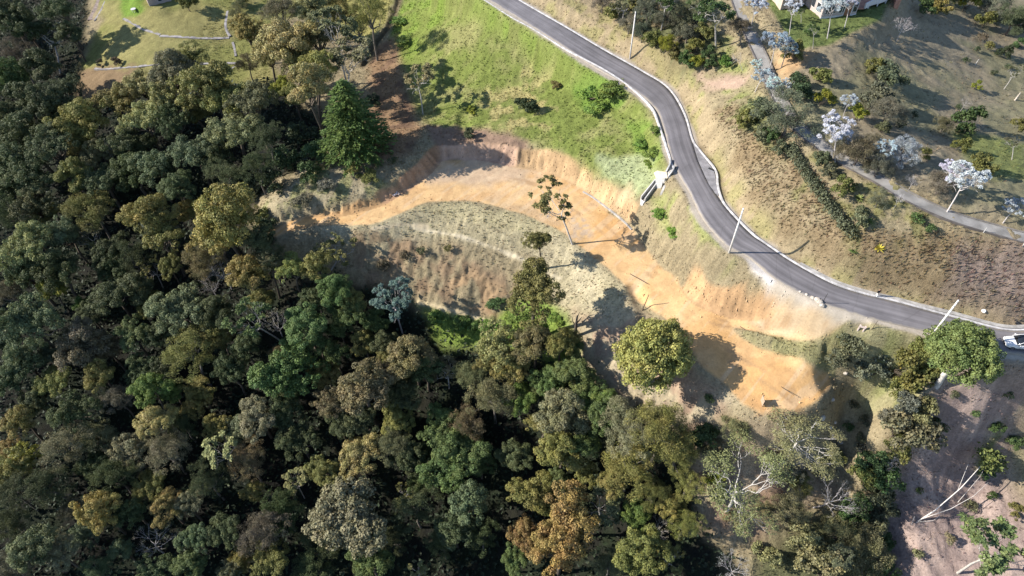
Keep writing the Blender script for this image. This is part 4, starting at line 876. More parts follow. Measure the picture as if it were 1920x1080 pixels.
# undergrowth: what nobody could count
def scatter(n, box, maskf, seed):
    r = np.random.default_rng(seed); x = r.uniform(box[0], box[1], n); y = r.uniform(box[2], box[3], n)
    k = maskf(x, y) > r.random(n); return x[k], y[k]
fm = lambda x, y: interp(GX, GY, m_forest, x, y) * .9
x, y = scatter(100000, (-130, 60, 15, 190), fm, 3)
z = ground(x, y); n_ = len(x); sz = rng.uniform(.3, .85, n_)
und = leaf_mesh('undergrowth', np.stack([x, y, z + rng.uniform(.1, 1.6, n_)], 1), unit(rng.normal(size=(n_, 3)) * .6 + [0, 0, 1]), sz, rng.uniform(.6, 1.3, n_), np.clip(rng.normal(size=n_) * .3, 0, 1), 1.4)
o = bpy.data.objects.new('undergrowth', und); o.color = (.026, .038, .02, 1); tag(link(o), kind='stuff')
# woodland going on beyond the picture, read as one mass
ps = []
for k in range(110):
    side = rng.integers(0, 3)
    if side == 0: px_, py_ = rng.uniform(-185, -105), rng.uniform(20, 190)
    elif side == 1: px_, py_ = rng.uniform(-110, 45), rng.uniform(-25, 16)
    else: px_, py_ = rng.uniform(-185, -150), rng.uniform(150, 230)
    q = proj((px_, py_, gz(px_, py_) + 9))
    if q[2] > 0 and -40 < q[0] < 1960 and -40 < q[1] < 1120: continue
    ps.append((px_, py_))
Pw = []; Nw = []
for px_, py_ in ps:
    D = rng.uniform(8, 12); c = np.array([px_, py_, gz(px_, py_) + D]); d = rdir(420); d = d[d[:, 2] > -.5]
    lump = 1 + .22 * np.sin(d[:, 0:1] * 7 + px_) * np.cos(d[:, 1:2] * 7 + py_)
    Pw.append(c + d * D * .5 * lump * [1, 1, .9]); Nw.append(unit(d + rng.normal(size=d.shape) * .5))
Pw = np.vstack(Pw); n_ = len(Pw)
o = bpy.data.objects.new('woodland', leaf_mesh('woodland', Pw, np.vstack(Nw), rng.uniform(.7, 1.4, n_), rng.uniform(.6, 1.3, n_), np.zeros(n_), 1.2)); o.color = (.06, .075, .035, 1); tag(link(o), kind='stuff')

# clods and crumbs of soil lying on the cut and the platform's rim
rubm = np.clip(np.where(np.abs(D_plat) < 4, wall * .9 + .10 * (np.abs(D_plat) < 2) + .02 * (D_plat < 0), .02 * (D_plat < 0) * (D_plat > -40)), 0, 1)
x, y = scatter(60000, (-35, 60, 40, 105), lambda x, y: interp(GX, GY, rubm, x, y), 27)
z = ground(x, y); n_ = len(x); s = rng.uniform(.05, .16, n_) * np.where(rng.random(n_) < .06, 2.0, 1); tv = np.array([[1, 0, -.4], [-.6, .8, -.4], [-.5, -.9, -.4], [.05, .05, .9]])
V = tv[None] * s[:, None, None] * rng.uniform(.6, 1.3, (n_, 4, 1)) + np.stack([x, y, z], 1)[:, None]; F = np.array([[0, 1, 3], [1, 2, 3], [2, 0, 3]])[None] + np.arange(n_)[:, None, None] * 4
rb = np_mesh('soil_clods', V.reshape(-1, 3), F.reshape(-1, 3), None); cc = np.clip(gcol(x, y) * rng.uniform(.6, 1.15, (n_, 1)), .01, .8)
attr(rb, 'cover', 'FLOAT_COLOR', 'FACE', np.concatenate([np.repeat(cc, 3, 0), np.ones((n_ * 3, 1))], 1))
mm = bpy.data.materials.new('soil_clod'); mm.use_nodes = True; aa = mm.node_tree.nodes.new('ShaderNodeAttribute'); aa.attribute_name = 'cover'; mm.node_tree.nodes['Principled BSDF'].inputs['Roughness'].default_value = .95; mm.node_tree.links.new(aa.outputs['Color'], mm.node_tree.nodes['Principled BSDF'].inputs['Base Color']); rb.materials.append(mm)
tag(link(bpy.data.objects.new('soil_clods', rb)), kind='stuff')
# grass tussocks: blades standing on the slopes
def tufts(name, n, box, maskf, seed, hmin, hmax, lean):
    x, y = scatter(n, box, maskf, seed); z = ground(x, y); n_ = len(x); cc = gcol(x, y)
    V = []; 
    for b_ in range(3):
        a = rng.uniform(0, 6.28, n_); h = rng.uniform(hmin, hmax, n_); w = h * .28; dx = np.cos(a); dy = np.sin(a); s = rng.normal(size=(n_, 2)) * .35 + np.array(lean)
        p0 = np.stack([x - dx * w, y - dy * w, z - .03], 1); p1 = np.stack([x + dx * w, y + dy * w, z - .03], 1); p2 = np.stack([x + s[:, 0] * h, y + s[:, 1] * h, z + h], 1)
        V.append(np.stack([p0, p1, p2], 1))
    V = np.stack(V, 1).reshape(-1, 3); F = np.arange(len(V)).reshape(-1, 3)
    m = bpy.data.materials.get('grass_blade')
    if m is None:
        m = bpy.data.materials.new('grass_blade'); m.use_nodes = True; nt = m.node_tree; b = nt.nodes['Principled BSDF']; b.inputs['Roughness'].default_value = .8; b.inputs['Specular IOR Level'].default_value = .1
        a = nt.nodes.new('ShaderNodeAttribute'); a.attribute_name = 'cover'; nt.links.new(a.outputs['Color'], b.inputs['Base Color']); tr = nt.nodes.new('ShaderNodeBsdfTranslucent'); nt.links.new(a.outputs['Color'], tr.inputs[0]); ms = nt.nodes.new('ShaderNodeMixShader'); ms.inputs[0].default_value = .45; nt.links.new(b.outputs[0], ms.inputs[1]); nt.links.new(tr.outputs[0], ms.inputs[2]); nt.links.new(ms.outputs[0], nt.nodes['Material Output'].inputs['Surface'])
    me = np_mesh(name, V, F, m)
    k = cc * (rng.uniform(.9, 1.4, (n_, 1))) * (1 + rng.normal(size=(n_, 3)) * .06)
    attr(me, 'cover', 'FLOAT_COLOR', 'FACE', np.concatenate([np.repeat(np.clip(k, .01, .8), 3, 0), np.ones((n_ * 3, 1))], 1))
    return tag(link(bpy.data.objects.new(name, me)), kind='stuff')
okm = grassy * sstep(.6, 1.6, Dr) * (1 - m_forest * .9) * (1 - np.clip(soil, 0, 1))
for L, hw, D in path_lines: okm = okm * sstep(hw + .2, hw + .6, D)
okm = okm * (1 - .6 * zone('1470 150;1530 100;1660 40;1720 -60;2000 -60;2000 450;1800 395;1640 322;1510 238', 2, 1)) * (1 - .75 * np.clip(1 - sstep(-1, 2, D_terr), 0, 1))
dens = okm * (.35 + .65 * sstep(.42, .6, n2))
tufts('dry_grass', 110000, (-70, 110, 30, 165), lambda x, y: interp(GX, GY, dens, x, y), 21, .12, .36, (.25, -.1))
m_brown = zone('1340 205;1400 195;1450 245;1500 300;1600 430;1700 440;1770 425;1940 470;1940 600;1760 566;1640 535;1540 492;1470 445;1405 372;1362 300;1345 225', .8, .45) * okm
tufts('tall_grass', 52000, (20, 100, 40, 110), lambda x, y: interp(GX, GY, m_brown * (.45 + .55 * sstep(.4, .55, fbm((XX + YY) / .9, (XX - YY) / 4.5, 3, 91))), x, y), 22, .16, .42, (.35, -.1))

# ================================================================ made things
M_POLE = mat('pole_concrete', (.60, .57, .54), .75, .2, .15, 2)
M_STEEL = mat('galvanised_steel', (.45, .45, .46), .45, .5, .15, 4, metal=.7)
M_DARK = mat('dark_metal', (.03, .03, .032), .6, .3, .2, 4)
def pole(fu, fv, tu, tv, label):
    f = hit(fu, fv)
    h = min(np.arange(4, 16, .05), key=lambda hh: (lambda q: (q[0] - tu) ** 2 + (q[1] - tv) ** 2)(proj(f + [0, 0, hh])))
    r = tag(empty('utility_pole', f), label, 'pole', 'utility poles along the road')
    MB().tube([(0, 0, -.6), (0, 0, h * .5), (0, 0, h)], [.155, .13, .10], 12).build('shaft', M_POLE, r, smooth=True)
    for zz_ in (h - .35, h - 1.1): MB().tube([(0, 0, zz_ - .05), (0, 0, zz_ + .05)], [.125, .125], 12).build('clamp_band', M_STEEL, r)
    MB().tube([(0, 0, h), (0, 0, h + .06)], [.10, .06], 12).build('cap', M_STEEL, r)
pole(1181, 110, 1192, 22, 'white concrete utility pole on the bank beside the upper straight road')
pole(1367, 474, 1394, 390, 'white utility pole whose shadow crosses the middle of the road bend')
pole(1735, 645, 1797, 563, 'white utility pole partly behind the leafy tree near the car')

# culvert at the kerb
cul = hit(1240, 335)
r = tag(empty('drain_culvert', cul), 'whitewashed concrete drain with funnel apron and open trough below the road kerb', 'culvert')
def loc(u, v, dz=0): p = hit(u, v); return np.array([p[0] - cul[0], p[1] - cul[1], p[2] - cul[2] + dz])
M_APR = mat('cream_concrete', (.45, .39, .28), .75, .2, .2, 1)
ap = [loc(*q) for q in ((1226, 325), (1232, 321.5), (1241, 325), (1249, 326), (1251, 337), (1247, 343), (1238, 344), (1231, 339))]
MB().prism([p for p in ap], [p[2] - .6 for p in ap], [p[2] + .18 + .22 * (i in (2, 3, 4)) for i, p in enumerate(ap)]).build('apron', M_APR, r)
ch = [loc(*q) for q in ((1249, 326), (1254, 320), (1256, 300), (1264, 314), (1266, 322), (1257, 333), (1251, 336))]
MB().prism(ch, [p[2] - .6 for p in ch], [p[2] + .10 for p in ch]).build('inlet_slab', M_CONC, r)
for k, s in enumerate(("1256 302;1255 312;1251 320;1248 326", "1264 314;1261 322;1257 328;1252 334;1269 321")):
    q = [loc(*p) for p in pts(s)][:4]; L = smooth_line(np.array(q), .3)
    MB().wall(L, .22, L[:, 2] - .4, L[:, 2] + .55).build('wing_wall', M_WHITE, r)
tr_o = [loc(*q) for q in ((1246, 342), (1227, 344), (1201, 376))]; tr_i = [loc(*q) for q in ((1241, 351), (1229, 351.5), (1208, 380))]
def lin(P): return smooth_line(np.array(P), .4)
for P in (tr_o, tr_i):
    L = np.vstack([np.linspace(P[i], P[i + 1], 6) for i in range(2)]); MB().wall(L, .17, L[:, 2] - 1.3, L[:, 2] + .95).build('trough_wall', M_WHITE, r)
fl = tr_o + tr_i[::-1]
MB().prism(fl, [p[2] - 1.5 for p in fl], [p[2] + .04 for p in fl]).build('trough_floor', M_CONCD, r)
e = [loc(*q) for q in ((1201, 376), (1208, 380), (1205, 386), (1200, 385))]
MB().prism(e, [p[2] - .8 for p in e], [p[2] + .3 for p in e]).build('outlet_lip', M_WHITE, r)
L = np.linspace(loc(1246, 350), loc(1239, 366), 6); MB().wall(L, .35, L[:, 2] - .5, L[:, 2] + .3).build('side_kerb', M_CONC, r)
# inlet grate in the bay kerb
p = hit(1334, 319); r = tag(empty('storm_grate', (p[0], p[1], p[2] + .1), .9), 'dark storm drain opening set in the kerb of the grey roadside bay', 'drain')
MB().box((0, 0, .0), (.55, 1.2, .12)).build('frame', M_STEEL, r); b = MB()
for k in range(5): b.box((-.18 + .09 * k, 0, .075), (.05, 1.1, .03))
b.build('grate_bars', M_DARK, r)

# toe channel along the platform's cut
L = smooth_line(np.array([hit(*q) for q in pts("1093 360;1112 371;1134 387;1155 403;1172 418;1184 431")]), .6)
o = MB().wall(L, .26, L[:, 2] - .3, L[:, 2] + .16).build('concrete_edging', M_CONC); tag(o, 'long pale concrete edging strip along the foot of the orange cut bank', 'edging')

# person at the kerb ------------------------------------------------
def skin_obj(name, J, E, R, m, parent, sub=1):
    me = bpy.data.meshes.new(name); me.from_pydata(J, E, []); me.materials.append(m); o = bpy.data.objects.new(name, me); link(o, parent)
    md = o.modifiers.new('skin', 'SKIN'); md.use_smooth_shade = True
    for i, q in enumerate(me.skin_vertices[0].data): q.radius = (R[i] if hasattr(R[i], '__len__') else (R[i], R[i])); q.use_root = (i == 0)
    s = o.modifiers.new('sub', 'SUBSURF'); s.levels = sub; s.render_levels = sub
    return o
M_SKIN = mat('skin', (.34, .20, .13), .6, .3, .1, 8); M_HAIR = mat('hair', (.02, .015, .012), .6, .3, .2, 20)
M_TOP = mat('black_cloth', (.016, .016, .018), .9, .1, .2, 10); M_TROUS = mat('white_cloth', (.70, .69, .67), .9, .1, .08, 10); M_SHOE = mat('shoe', (.5, .5, .5), .6, .3, .1, 10)
f = hit(1642, 557); f[2] = max(f[2], float(np.interp(0, [0], [f[2]]))) 
pr = tag(empty('person', (f[0], f[1], f[2] + .06), math.radians(200)), 'person in black top and white trousers walking along the road kerb', 'person')
J = [(0, 0, .92), (0, 0, 1.12), (0, -.01, 1.36), (0, 0, 1.47), (0, .015, 1.56), (0, .02, 1.68)]; E = [(0, 1), (1, 2), (2, 3), (3, 4), (4, 5)]; R = [(.15, .10), (.13, .09), (.16, .10), (.055, .055), (.075, .09), (.06, .075)]
def addj(prev, p, r): J.append(p); R.append(r); E.append((prev, len(J) - 1)); return len(J) - 1
for s in (-1, 1):
    a = addj(2, (s * .20, 0, 1.38), .055); a = addj(a, (s * .25, -.02 * s, 1.12), .042); a = addj(a, (s * .25, .10 + .08 * s, .90), .03); w = addj(a, (s * .25, .14 + .08 * s, .82), (.04, .02))
    for k in range(4):
        q = addj(w, (s * (.225 + .017 * k), .155 + .08 * s, .755 - .006 * abs(k - 1.5)), .009); addj(q, (s * (.225 + .017 * k), .165 + .08 * s, .715 + .006 * abs(k - 1.5)), .008)
    q = addj(a, (s * .215, .15 + .08 * s, .81), .011); addj(q, (s * .205, .17 + .08 * s, .775), .009)
    h = addj(0, (s * .095, 0, .86), .085); kn = addj(h, (s * .10, .10 * s + .03, .48), .058); an = addj(kn, (s * .10, .16 * s - .03, .09), .038); addj(an, (s * .11, .16 * s + .10, .04), (.04, .03))
skin_obj('body', J, E, R, M_SKIN, pr, 2)
J = [(0, 0, .90), (0, 0, 1.12), (0, -.01, 1.36), (0, 0, 1.45)]; E = [(0, 1), (1, 2), (2, 3)]; R = [(.175, .125), (.155, .115), (.185, .125), (.08, .08)]
for s in (-1, 1): a = addj(2, (s * .20, 0, 1.385), .075); addj(a, (s * .25, -.02 * s, 1.12), .06); addj(len(J) - 1, (s * .25, .06 + .04 * s, 1.0), .052)
skin_obj('top', J, E, R, M_TOP, pr, 2)
J = [(0, 0, .96), (0, 0, .88)]; E = [(0, 1)]; R = [(.165, .118), (.165, .118)]
for s in (-1, 1): h = addj(1, (s * .095, 0, .80), .10); kn = addj(h, (s * .10, .10 * s + .03, .48), .078); addj(kn, (s * .10, .16 * s - .03, .12), .062)
skin_obj('trousers', J, E, R, M_TROUS, pr, 2)
skin_obj('hair', [(0, -.02, 1.60), (0, -.01, 1.68), (0, .03, 1.745)], [(0, 1), (1, 2)], [(.085, .07), (.092, .10), (.07, .075)], M_HAIR, pr, 2)
for s in (-1, 1): MB().box((s * .105, .16 * s + .02, .035), (.10, .27, .08)).build('shoe', M_SHOE, pr, bevel=.02)

# car -----------------------------------------------------------------
def car(u, v, yaw):
    p = hit(u, v); z = float(np.interp(0, [0], [p[2]])) + .17
    r = tag(empty('parked_car', (p[0], p[1], z), yaw), 'white car with dark glass roof on the road beside the leafy tree', 'car')
    M_PAINT = mat('white_paint', (.62, .62, .63), .25, .5, .03, 2, coat=.6); M_GLASS = mat('dark_glass', (.012, .014, .018), .06, .6, .1, 2); M_TYRE = mat('tyre', (.02, .02, .02), .85, .2, .2, 8); M_RIM = mat('rim', (.3, .3, .31), .35, .5, .1, 8, metal=.8)
    M_LAMP = mat('lamp_lens', (.55, .56, .58), .12, .6, .1, 6); M_RED = mat('tail_lens', (.35, .02, .02), .2, .5, .1, 6); M_TRIM = mat('black_trim', (.02, .02, .02), .6, .3, .1, 6)
    # lofted body: stations along x, x forward is -x (nose first)
    st = [(-2.22, .46, .60, .36), (-2.12, .68, .66, .28), (-1.8, .83, .74, .20), (-1.2, .90, .84, .18), (-.6, .91, .90, .18), (.6, .92, .92, .18), (1.4, .91, .95, .18), (1.9, .86, .97, .24), (2.15, .74, .92, .34), (2.22, .60, .80, .42)]
    V = []; F = []; prof = [(-.92, 0), (-1, .25), (-.98, .6), (-.86, .92), (-.6, 1), (0, 1.03), (.6, 1), (.86, .92), (.98, .6), (1, .25), (.92, 0)]; n = len(prof)
    for x, hw, zt, zb in st: V += [(x, hw * a, zb + (zt - zb) * b) for a, b in prof]
    for i in range(len(st) - 1):
        for j in range(n - 1): F.append((i * n + j, i * n + j + 1, (i + 1) * n + j + 1, (i + 1) * n + j))
        F.append((i * n + n - 1, i * n, (i + 1) * n, (i + 1) * n + n - 1))
    F += [tuple(range(n))[::-1], tuple((len(st) - 1) * n + j for j in range(n))]
    MB().add(V, F).build('body', M_PAINT, r, smooth=True)
    # cabin glass and pillars
    gst = [(-1.05, .74, .88, .02), (-.35, .68, 1.36, .0), (.25, .65, 1.44, 0), (.9, .63, 1.40, 0), (1.75, .62, 1.00, .02)]; V = []; F = []; gp = [(-1.16, 0), (-1.0, .88), (-.8, 1), (0, 1.02), (.8, 1), (1.0, .88), (1.16, 0)]; n = len(gp)
    for x, hw, zt, _ in gst: V += [(x, hw * a, .84 + (zt - .84) * b) for a, b in gp]
    for i in range(len(gst) - 1):
        for j in range(n - 1): F.append((i * n + j, i * n + j + 1, (i + 1) * n + j + 1, (i + 1) * n + j))
    F += [tuple(range(n))[::-1], tuple((len(gst) - 1) * n + j for j in range(n))]
    MB().add(V, F).build('cabin_glass', M_GLASS, r, smooth=True)
    for s in (-1, 1):
        MB().tube([(-1.15, s * .80, .86), (-.38, s * .665, 1.37), (.25, s * .645, 1.455), (.9, s * .625, 1.41), (1.8, s * .72, .97)], [.035] * 5, 6).build('roof_rail', M_PAINT, r, smooth=True)
        MB().tube([(.05, s * .80, .9), (.12, s * .66, 1.42)], [.03, .03], 5).build('door_pillar', M_TRIM, r)
        MB().box((-2.02, s * .56, .60), (.28, .26, .10), rz=s * -.45, ry=-.25).build('headlight', M_LAMP, r, bevel=.03)
        MB().box((2.12, s * .58, .80), (.14, .36, .12), rz=s * .3).build('tail_light', M_RED, r, bevel=.02)
        MB().box((-.75, s * .99, .93), (.16, .18, .12)).build('wing_mirror', M_PAINT, r, bevel=.03)
        MB().box((-.55, s * .93, .55), (.012, .008, .5)).build('door_seam', M_TRIM, r); MB().box((.62, s * .935, .55), (.012, .008, .5)).build('door_seam', M_TRIM, r)
        MB().box((.35, s * .945, .72), (.2, .03, .03)).build('door_handle', M_TRIM, r)
        for x in (-1.38, 1.36):
            w = MB().tube([(x, s * .70, .15), (x, s * .915, .15)], [.33, .33], 20).build('wheel', M_TYRE, r, smooth=False, bevel=.03)
            MB().tube([(x, s * .90, .15), (x, s * .925, .15)], [.22, .20], 12).build('rim', M_RIM, w)
    MB().box((-2.2, 0, .40), (.08, .9, .16)).build('grille', M_TRIM, r, bevel=.02)
    MB().box((0, 0, .12), (3.6, 1.5, .16)).build('underbody', M_TRIM, r)
_a = pz(1880, 642, -2.4); _b = pz(1960, 650, -2.6)
car(1912, 648, math.atan2(_b[1] - _a[1], _b[0] - _a[0]))

# sign frame on the bank, board on the soil, posts, rocks, bags ----------
M_WOODP = mat('painted_wood', (.62, .50, .45), .7, .2, .2, 5); M_WOODD = mat('weathered_wood', (.10, .075, .055), .9, .1, .3, 6); M_STONE = mat('pale_stone', (.42, .37, .31), .9, .15, .3, 3, bump=.4); M_BAGB = mat('black_plastic', (.012, .012, .014), .35, .4, .2, 6); M_BAGW = mat('white_plastic', (.75, .73, .70), .4, .4, .06, 6)
a_ = hit(1608, 619); b_ = hit(1618, 621); mid = .5 * (a_ + b_); yaw = math.atan2(b_[1] - a_[1], b_[0] - a_[0]); wd = np.linalg.norm(b_[:2] - a_[:2])
r = tag(empty('sign_frame', mid, yaw), 'small pinkish white two-legged sign frame beside the road entrance', 'sign')
for s in (-1, 1): MB().box((s * wd / 2, 0, .5), (.13, .13, 1.3)).build('leg', M_WOODP, r)
MB().box((0, -.09, .92), (wd + .25, .05, .34)).build('board', M_WOODP, r)
p = hit(1428, 757); r = tag(empty('site_board', p, math.radians(88)), 'upright pale board on posts near the tip of the bare soil platform', 'sign')
MB().box((0, .05, .80), (1.0, .05, 1.2)).build('panel', mat('board_face', (.33, .25, .18), .7, .2, .15, 4), r)
for s in (-1, 1): MB().box((s * .40, -.03, .8), (.09, .09, 1.6)).build('post', M_WOODD, r)
def stake(fu, fv, h, lean, az, label, rad=.06, m=None):
    p = hit(fu, fv); d = Vector((math.sin(lean) * math.cos(az), math.sin(lean) * math.sin(az), math.cos(lean)))
    b = MB().tube([d * -.3, d * h * .5 + Vector((.03, .02, 0)), d * h], [rad, rad * .85, rad * .6], 7); r = b.build('stake', m or M_WOODD, None, p); tag(r, label, 'stake'); return r
stake(1204, 582, 3.3, .25, .6, 'tall leaning dark stake at the edge of the bare soil above the round tree', .08)
stake(1541, 569, 2.1, .04, 0, 'thin dark post by the rubble where the track meets the road', .05, M_DARK)
stake(1167, 397, 2.6, .75, .9, 'dark stick leaning on the pale cut face below the culvert', .05)
stake(1389, 613, 2.0, 1.35, -1.0, 'dark stick lying across the track beneath the orange cut bank', .05)
stake(1466, 726, 1.9, 1.45, -.9, 'dark stick lying on the bare platform above the board', .05)
stake(1184, 515, 3.2, 1.42, -.85, 'dark fallen pole lying along the platform lip under the tree shadow', .07)
stake(1140, 543, 1.8, 1.4, -.1, 'short crooked branch lying on the pale grass bank', .07)
stake(1634, 618, 1.9, .05, 0, 'thin dark stake behind the sign frame on the bank', .05)
stake(1917, 462, 2.0, .35, .9, 'grey wooden post beside the footpath at the edge of the meadow', .08, M_CONC)
stake(1844, 436, .9, .0, 0, 'short white post on the lower footpath', .07, M_WHITE)
stake(1828, 122, 1.2, .1, 0, 'small white post standing on the meadow grass', .07, M_WHITE)
stake(1903, 188, 1.5, .1, 0, 'pale stump-like post on the meadow slope', .16, M_STONE)
p = hit(742, 366); r = tag(MB().box((0, 0, .2), (1.1, .35, .12), rz=.7).box((.35, .3, .2), (.3, .9, .12), rz=.7).build('timber_offcut', M_WOODP, None, p), 'pale angled timber offcut lying at the foot of the west cut', 'timber')
def rock(u, v, s, label, m=None, name='rock', cat='rock', grp=None):
    p = hit(u, v); import bmesh
    bm = bmesh.new(); bmesh.ops.create_icosphere(bm, subdivisions=2, radius=s)
    for q in bm.verts: q.co *= 1 + .35 * (random.random() - .5); q.co.z *= .7
    me = bpy.data.meshes.new(name); bm.to_mesh(me); bm.free(); me.materials.append(m or M_STONE); o = bpy.data.objects.new(name, me); o.location = (p[0], p[1], p[2] + s * .3); o.rotation_euler = (0, 0, random.random() * 6); link(o); tag(o, label, cat, grp)
rock(1844, 584, .30, 'round white bag lying on the dry bank above the car', M_BAGW, 'rubbish_bag', 'bag')
rock(1907, 607, .32, 'black bag beside the kerb on the far side of the road from the car', M_BAGB, 'rubbish_bag', 'bag')
for k, (u, v, s) in enumerate(((1523, 559, .33), (1532, 563, .42), (1537, 567, .45), (1541, 573, .38), (1512, 553, .25), (1500, 548, .22))):
    rock(u, v, s, ['pale boulder beside the thin post, second from the road end of the bank', 'largest pale boulder at the road end of the bank', 'grey boulder touching the thin post', 'boulder lowest on the track side of the bank end', 'small stone on the road edge above the boulders', 'smallest stone furthest up the road edge'][k], None, 'boulder', 'rock', 'boulders at the track entrance')
for k, (u, v, s) in enumerate(((1541, 784, .45), (1561, 750, .3), (1565, 792, .28), (1556, 802, .3), (1575, 830, .35), (1585, 700, .3))):
    rock(u, v, s, ['largest pale rock on the shaded fill slope, next to the airy tree', 'pale rock high on the shaded fill slope under its lip', 'small pale rock alone in the middle of the shaded slope', 'pale rock pair stone lower down the shaded slope', 'lowest pale rock in the shaded gully', 'topmost pale rock at the lip of the shaded slope'][k], None, 'rock', 'rock', 'loose rocks on the shaded fill slope')

# dead snag with its crooked limbs ---------------------------------------
def snag(fu, fv, spec, label, m, name='dead_snag', lean=(0, 0)):
    p = hit(fu, fv); r = tag(empty(name, p), label, 'bare tree')
    trunk, limbs = spec
    MB().tube([Vector(q) for q, _ in trunk], [w for _, w in trunk], 8).build('trunk', m, r, smooth=True)
    for L in limbs: MB().tube([Vector(q) for q, _ in L], [w for _, w in L], 6).build('branch', m, r, smooth=True)
    return r
M_SNAG = mat('dead_bark', (.10, .085, .07), .9, .1, .35, 8); M_PALE = mat('pale_bark', (.58, .54, .50), .85, .15, .2, 6)
snag(1078, 632, ([((0, 0, -.4), .28), ((.05, 0, 1.5), .24), ((0, .1, 3.4), .19), ((.15, .2, 5.2), .11)], [[((0, .1, 3.2), .12), ((.5, 0, 4.4), .08), ((.75, -.2, 5.4), .03)], [((.05, .1, 2.6), .12), ((-.5, .3, 3.7), .07), ((-.6, .5, 4.6), .03)], [((.12, .2, 4.6), .07), ((.5, .6, 5.6), .03)]]),
     'dark dead snag with broken limbs on the tan slope above the round tree', M_SNAG)
rt = snag(1709, 984, ([((0, 0, -.4), 0.059), ((1.4, .5, 1.6), 0.049), ((3.2, 1.6, 3.4), 0.035), ((4.9, 3.0, 5.2), 0.025)],
     [[((.6, .2, .7), 0.032), ((2.6, .5, 1.9), 0.025), ((4.4, 1.2, 2.6), 0.017), ((5.6, 2.0, 3.4), 0.010)], [((.3, .1, .3), 0.028), ((1.6, .1, .5), 0.017), ((2.4, .5, .7), 0.010)], [((3.0, 1.5, 3.2), 0.021), ((3.6, 2.9, 5.0), 0.010)], [((3.2, .9, 2.2), 0.017), ((5.0, 2.4, 3.6), 0.010), ((6.0, 3.6, 4.2), 0.007)], [((0, 0, 0), 0.028), ((-.05, .3, 1.0), 0.017)]]),
     'leaning white-limbed half-dead tree with a small leafy top on the purple slope', M_PALE, 'leaning_tree')
rt.scale = (1.7, 1.7, 1.7)
tips_ = np.array([(5.1, 3.1, 5.5), (5.5, 3.2, 5.3), (6.1, 3.4, 5.0), (4.8, 3.6, 5.6), (5.8, 2.8, 4.6), (6.5, 3.2, 4.3), (6.2, 3.8, 4.4), (4.9, 2.7, 5.2)]); P = np.repeat(tips_, 90, 0) + rng.normal(size=(720, 3)) * .28
for k in range(8):
  s_ = slice(90 * k, 90 * k + 90)
  o = bpy.data.objects.new('leaf_tuft', leaf_mesh('leaf_tuft', P[s_], unit(rng.normal(size=(90, 3)) + [0, 0, 1]), rng.uniform(.16, .34, 90), rng.uniform(.7, 1.3, 90), np.zeros(90), 1.4)); o.color = (.13, .15, .045, 1); tag(link(o, rt), kind='stuff')

# rosettes ----------------------------------------------------------------
def rosette(u, v, rad, c, label, grp=None):
    p = hit(u, v); n = 42; a = rng.uniform(0, 6.28, n); el = rng.uniform(.15, 1.1, n); Lh = rad * rng.uniform(.7, 1.1, n); V = []; F = []
    for i in range(n):
        d = np.array([math.cos(a[i]) * math.cos(el[i]), math.sin(a[i]) * math.cos(el[i]), math.sin(el[i])]); s = np.array([-math.sin(a[i]), math.cos(a[i]), 0]); w = rad * .10
        b0 = len(V); V += [s * w * .6, -s * w * .6, d * Lh[i] * .55 - s * w, d * Lh[i] * .55 + s * w, d * Lh[i] - [0, 0, .18 * Lh[i]]]; F += [(b0, b0 + 1, b0 + 2), (b0, b0 + 2, b0 + 3), (b0 + 3, b0 + 2, b0 + 4)]
    me = np_mesh('rosette_plant', np.array(V), np.array(F), M_LEAF); attr(me, 'tone', 'FLOAT', 'FACE', np.repeat(rng.uniform(.8, 1.25, n), 3)); attr(me, 'warm', 'FLOAT', 'FACE', np.zeros(n * 3))
    o = bpy.data.objects.new('rosette_plant', me); o.location = p; o.color = (*c, 1); link(o); tag(o, label, 'plant', grp)
rosette(1648, 467, .95, (.42, .36, .05), 'bright yellow spiky rosette plant alone on the brown bank')
rosette(1626, 417, 1.0, (.16, .20, .06), 'green spiky rosette plant beside the bushes, lower of the pair', 'green rosette plants on the bank')
rosette(1610, 373, .9, (.17, .19, .06), 'green spiky rosette plant above the other near the bushes', 'green rosette plants on the bank')
rosette(1600, 471, .7, (.10, .15, .04), 'dark green low tuft plant left of the yellow rosette')

# clipped hedge down the bank ---------------------------------------------
HL = smooth_line(np.array([hit(*q) for q in pts("1480 280;1490 300;1505 325;1525 352;1545 380;1565 408;1585 432;1592 442")]), .35)
P = []; N_ = []
for q in HL:
    m = 80; d = rdir(m); d[:, 2] = np.abs(d[:, 2]); k = 1 + .35 * rng.normal(size=(m, 1)) * .5
    P.append(q + d * [.85, .85, .9] * k + [0, 0, .35]); N_.append(unit(d + rng.normal(size=(m, 3)) * .6))
P = np.vstack(P); n_ = len(P)
o = bpy.data.objects.new('hedge', leaf_mesh('hedge', P, np.vstack(N_), rng.uniform(.16, .36, n_), rng.uniform(.65, 1.3, n_), np.clip(rng.normal(size=n_) * .2, 0, 1), 1.3)); o.color = (.085, .095, .055, 1); tag(link(o), 'long dark green hedge running down the brown bank towards the road', 'hedge')

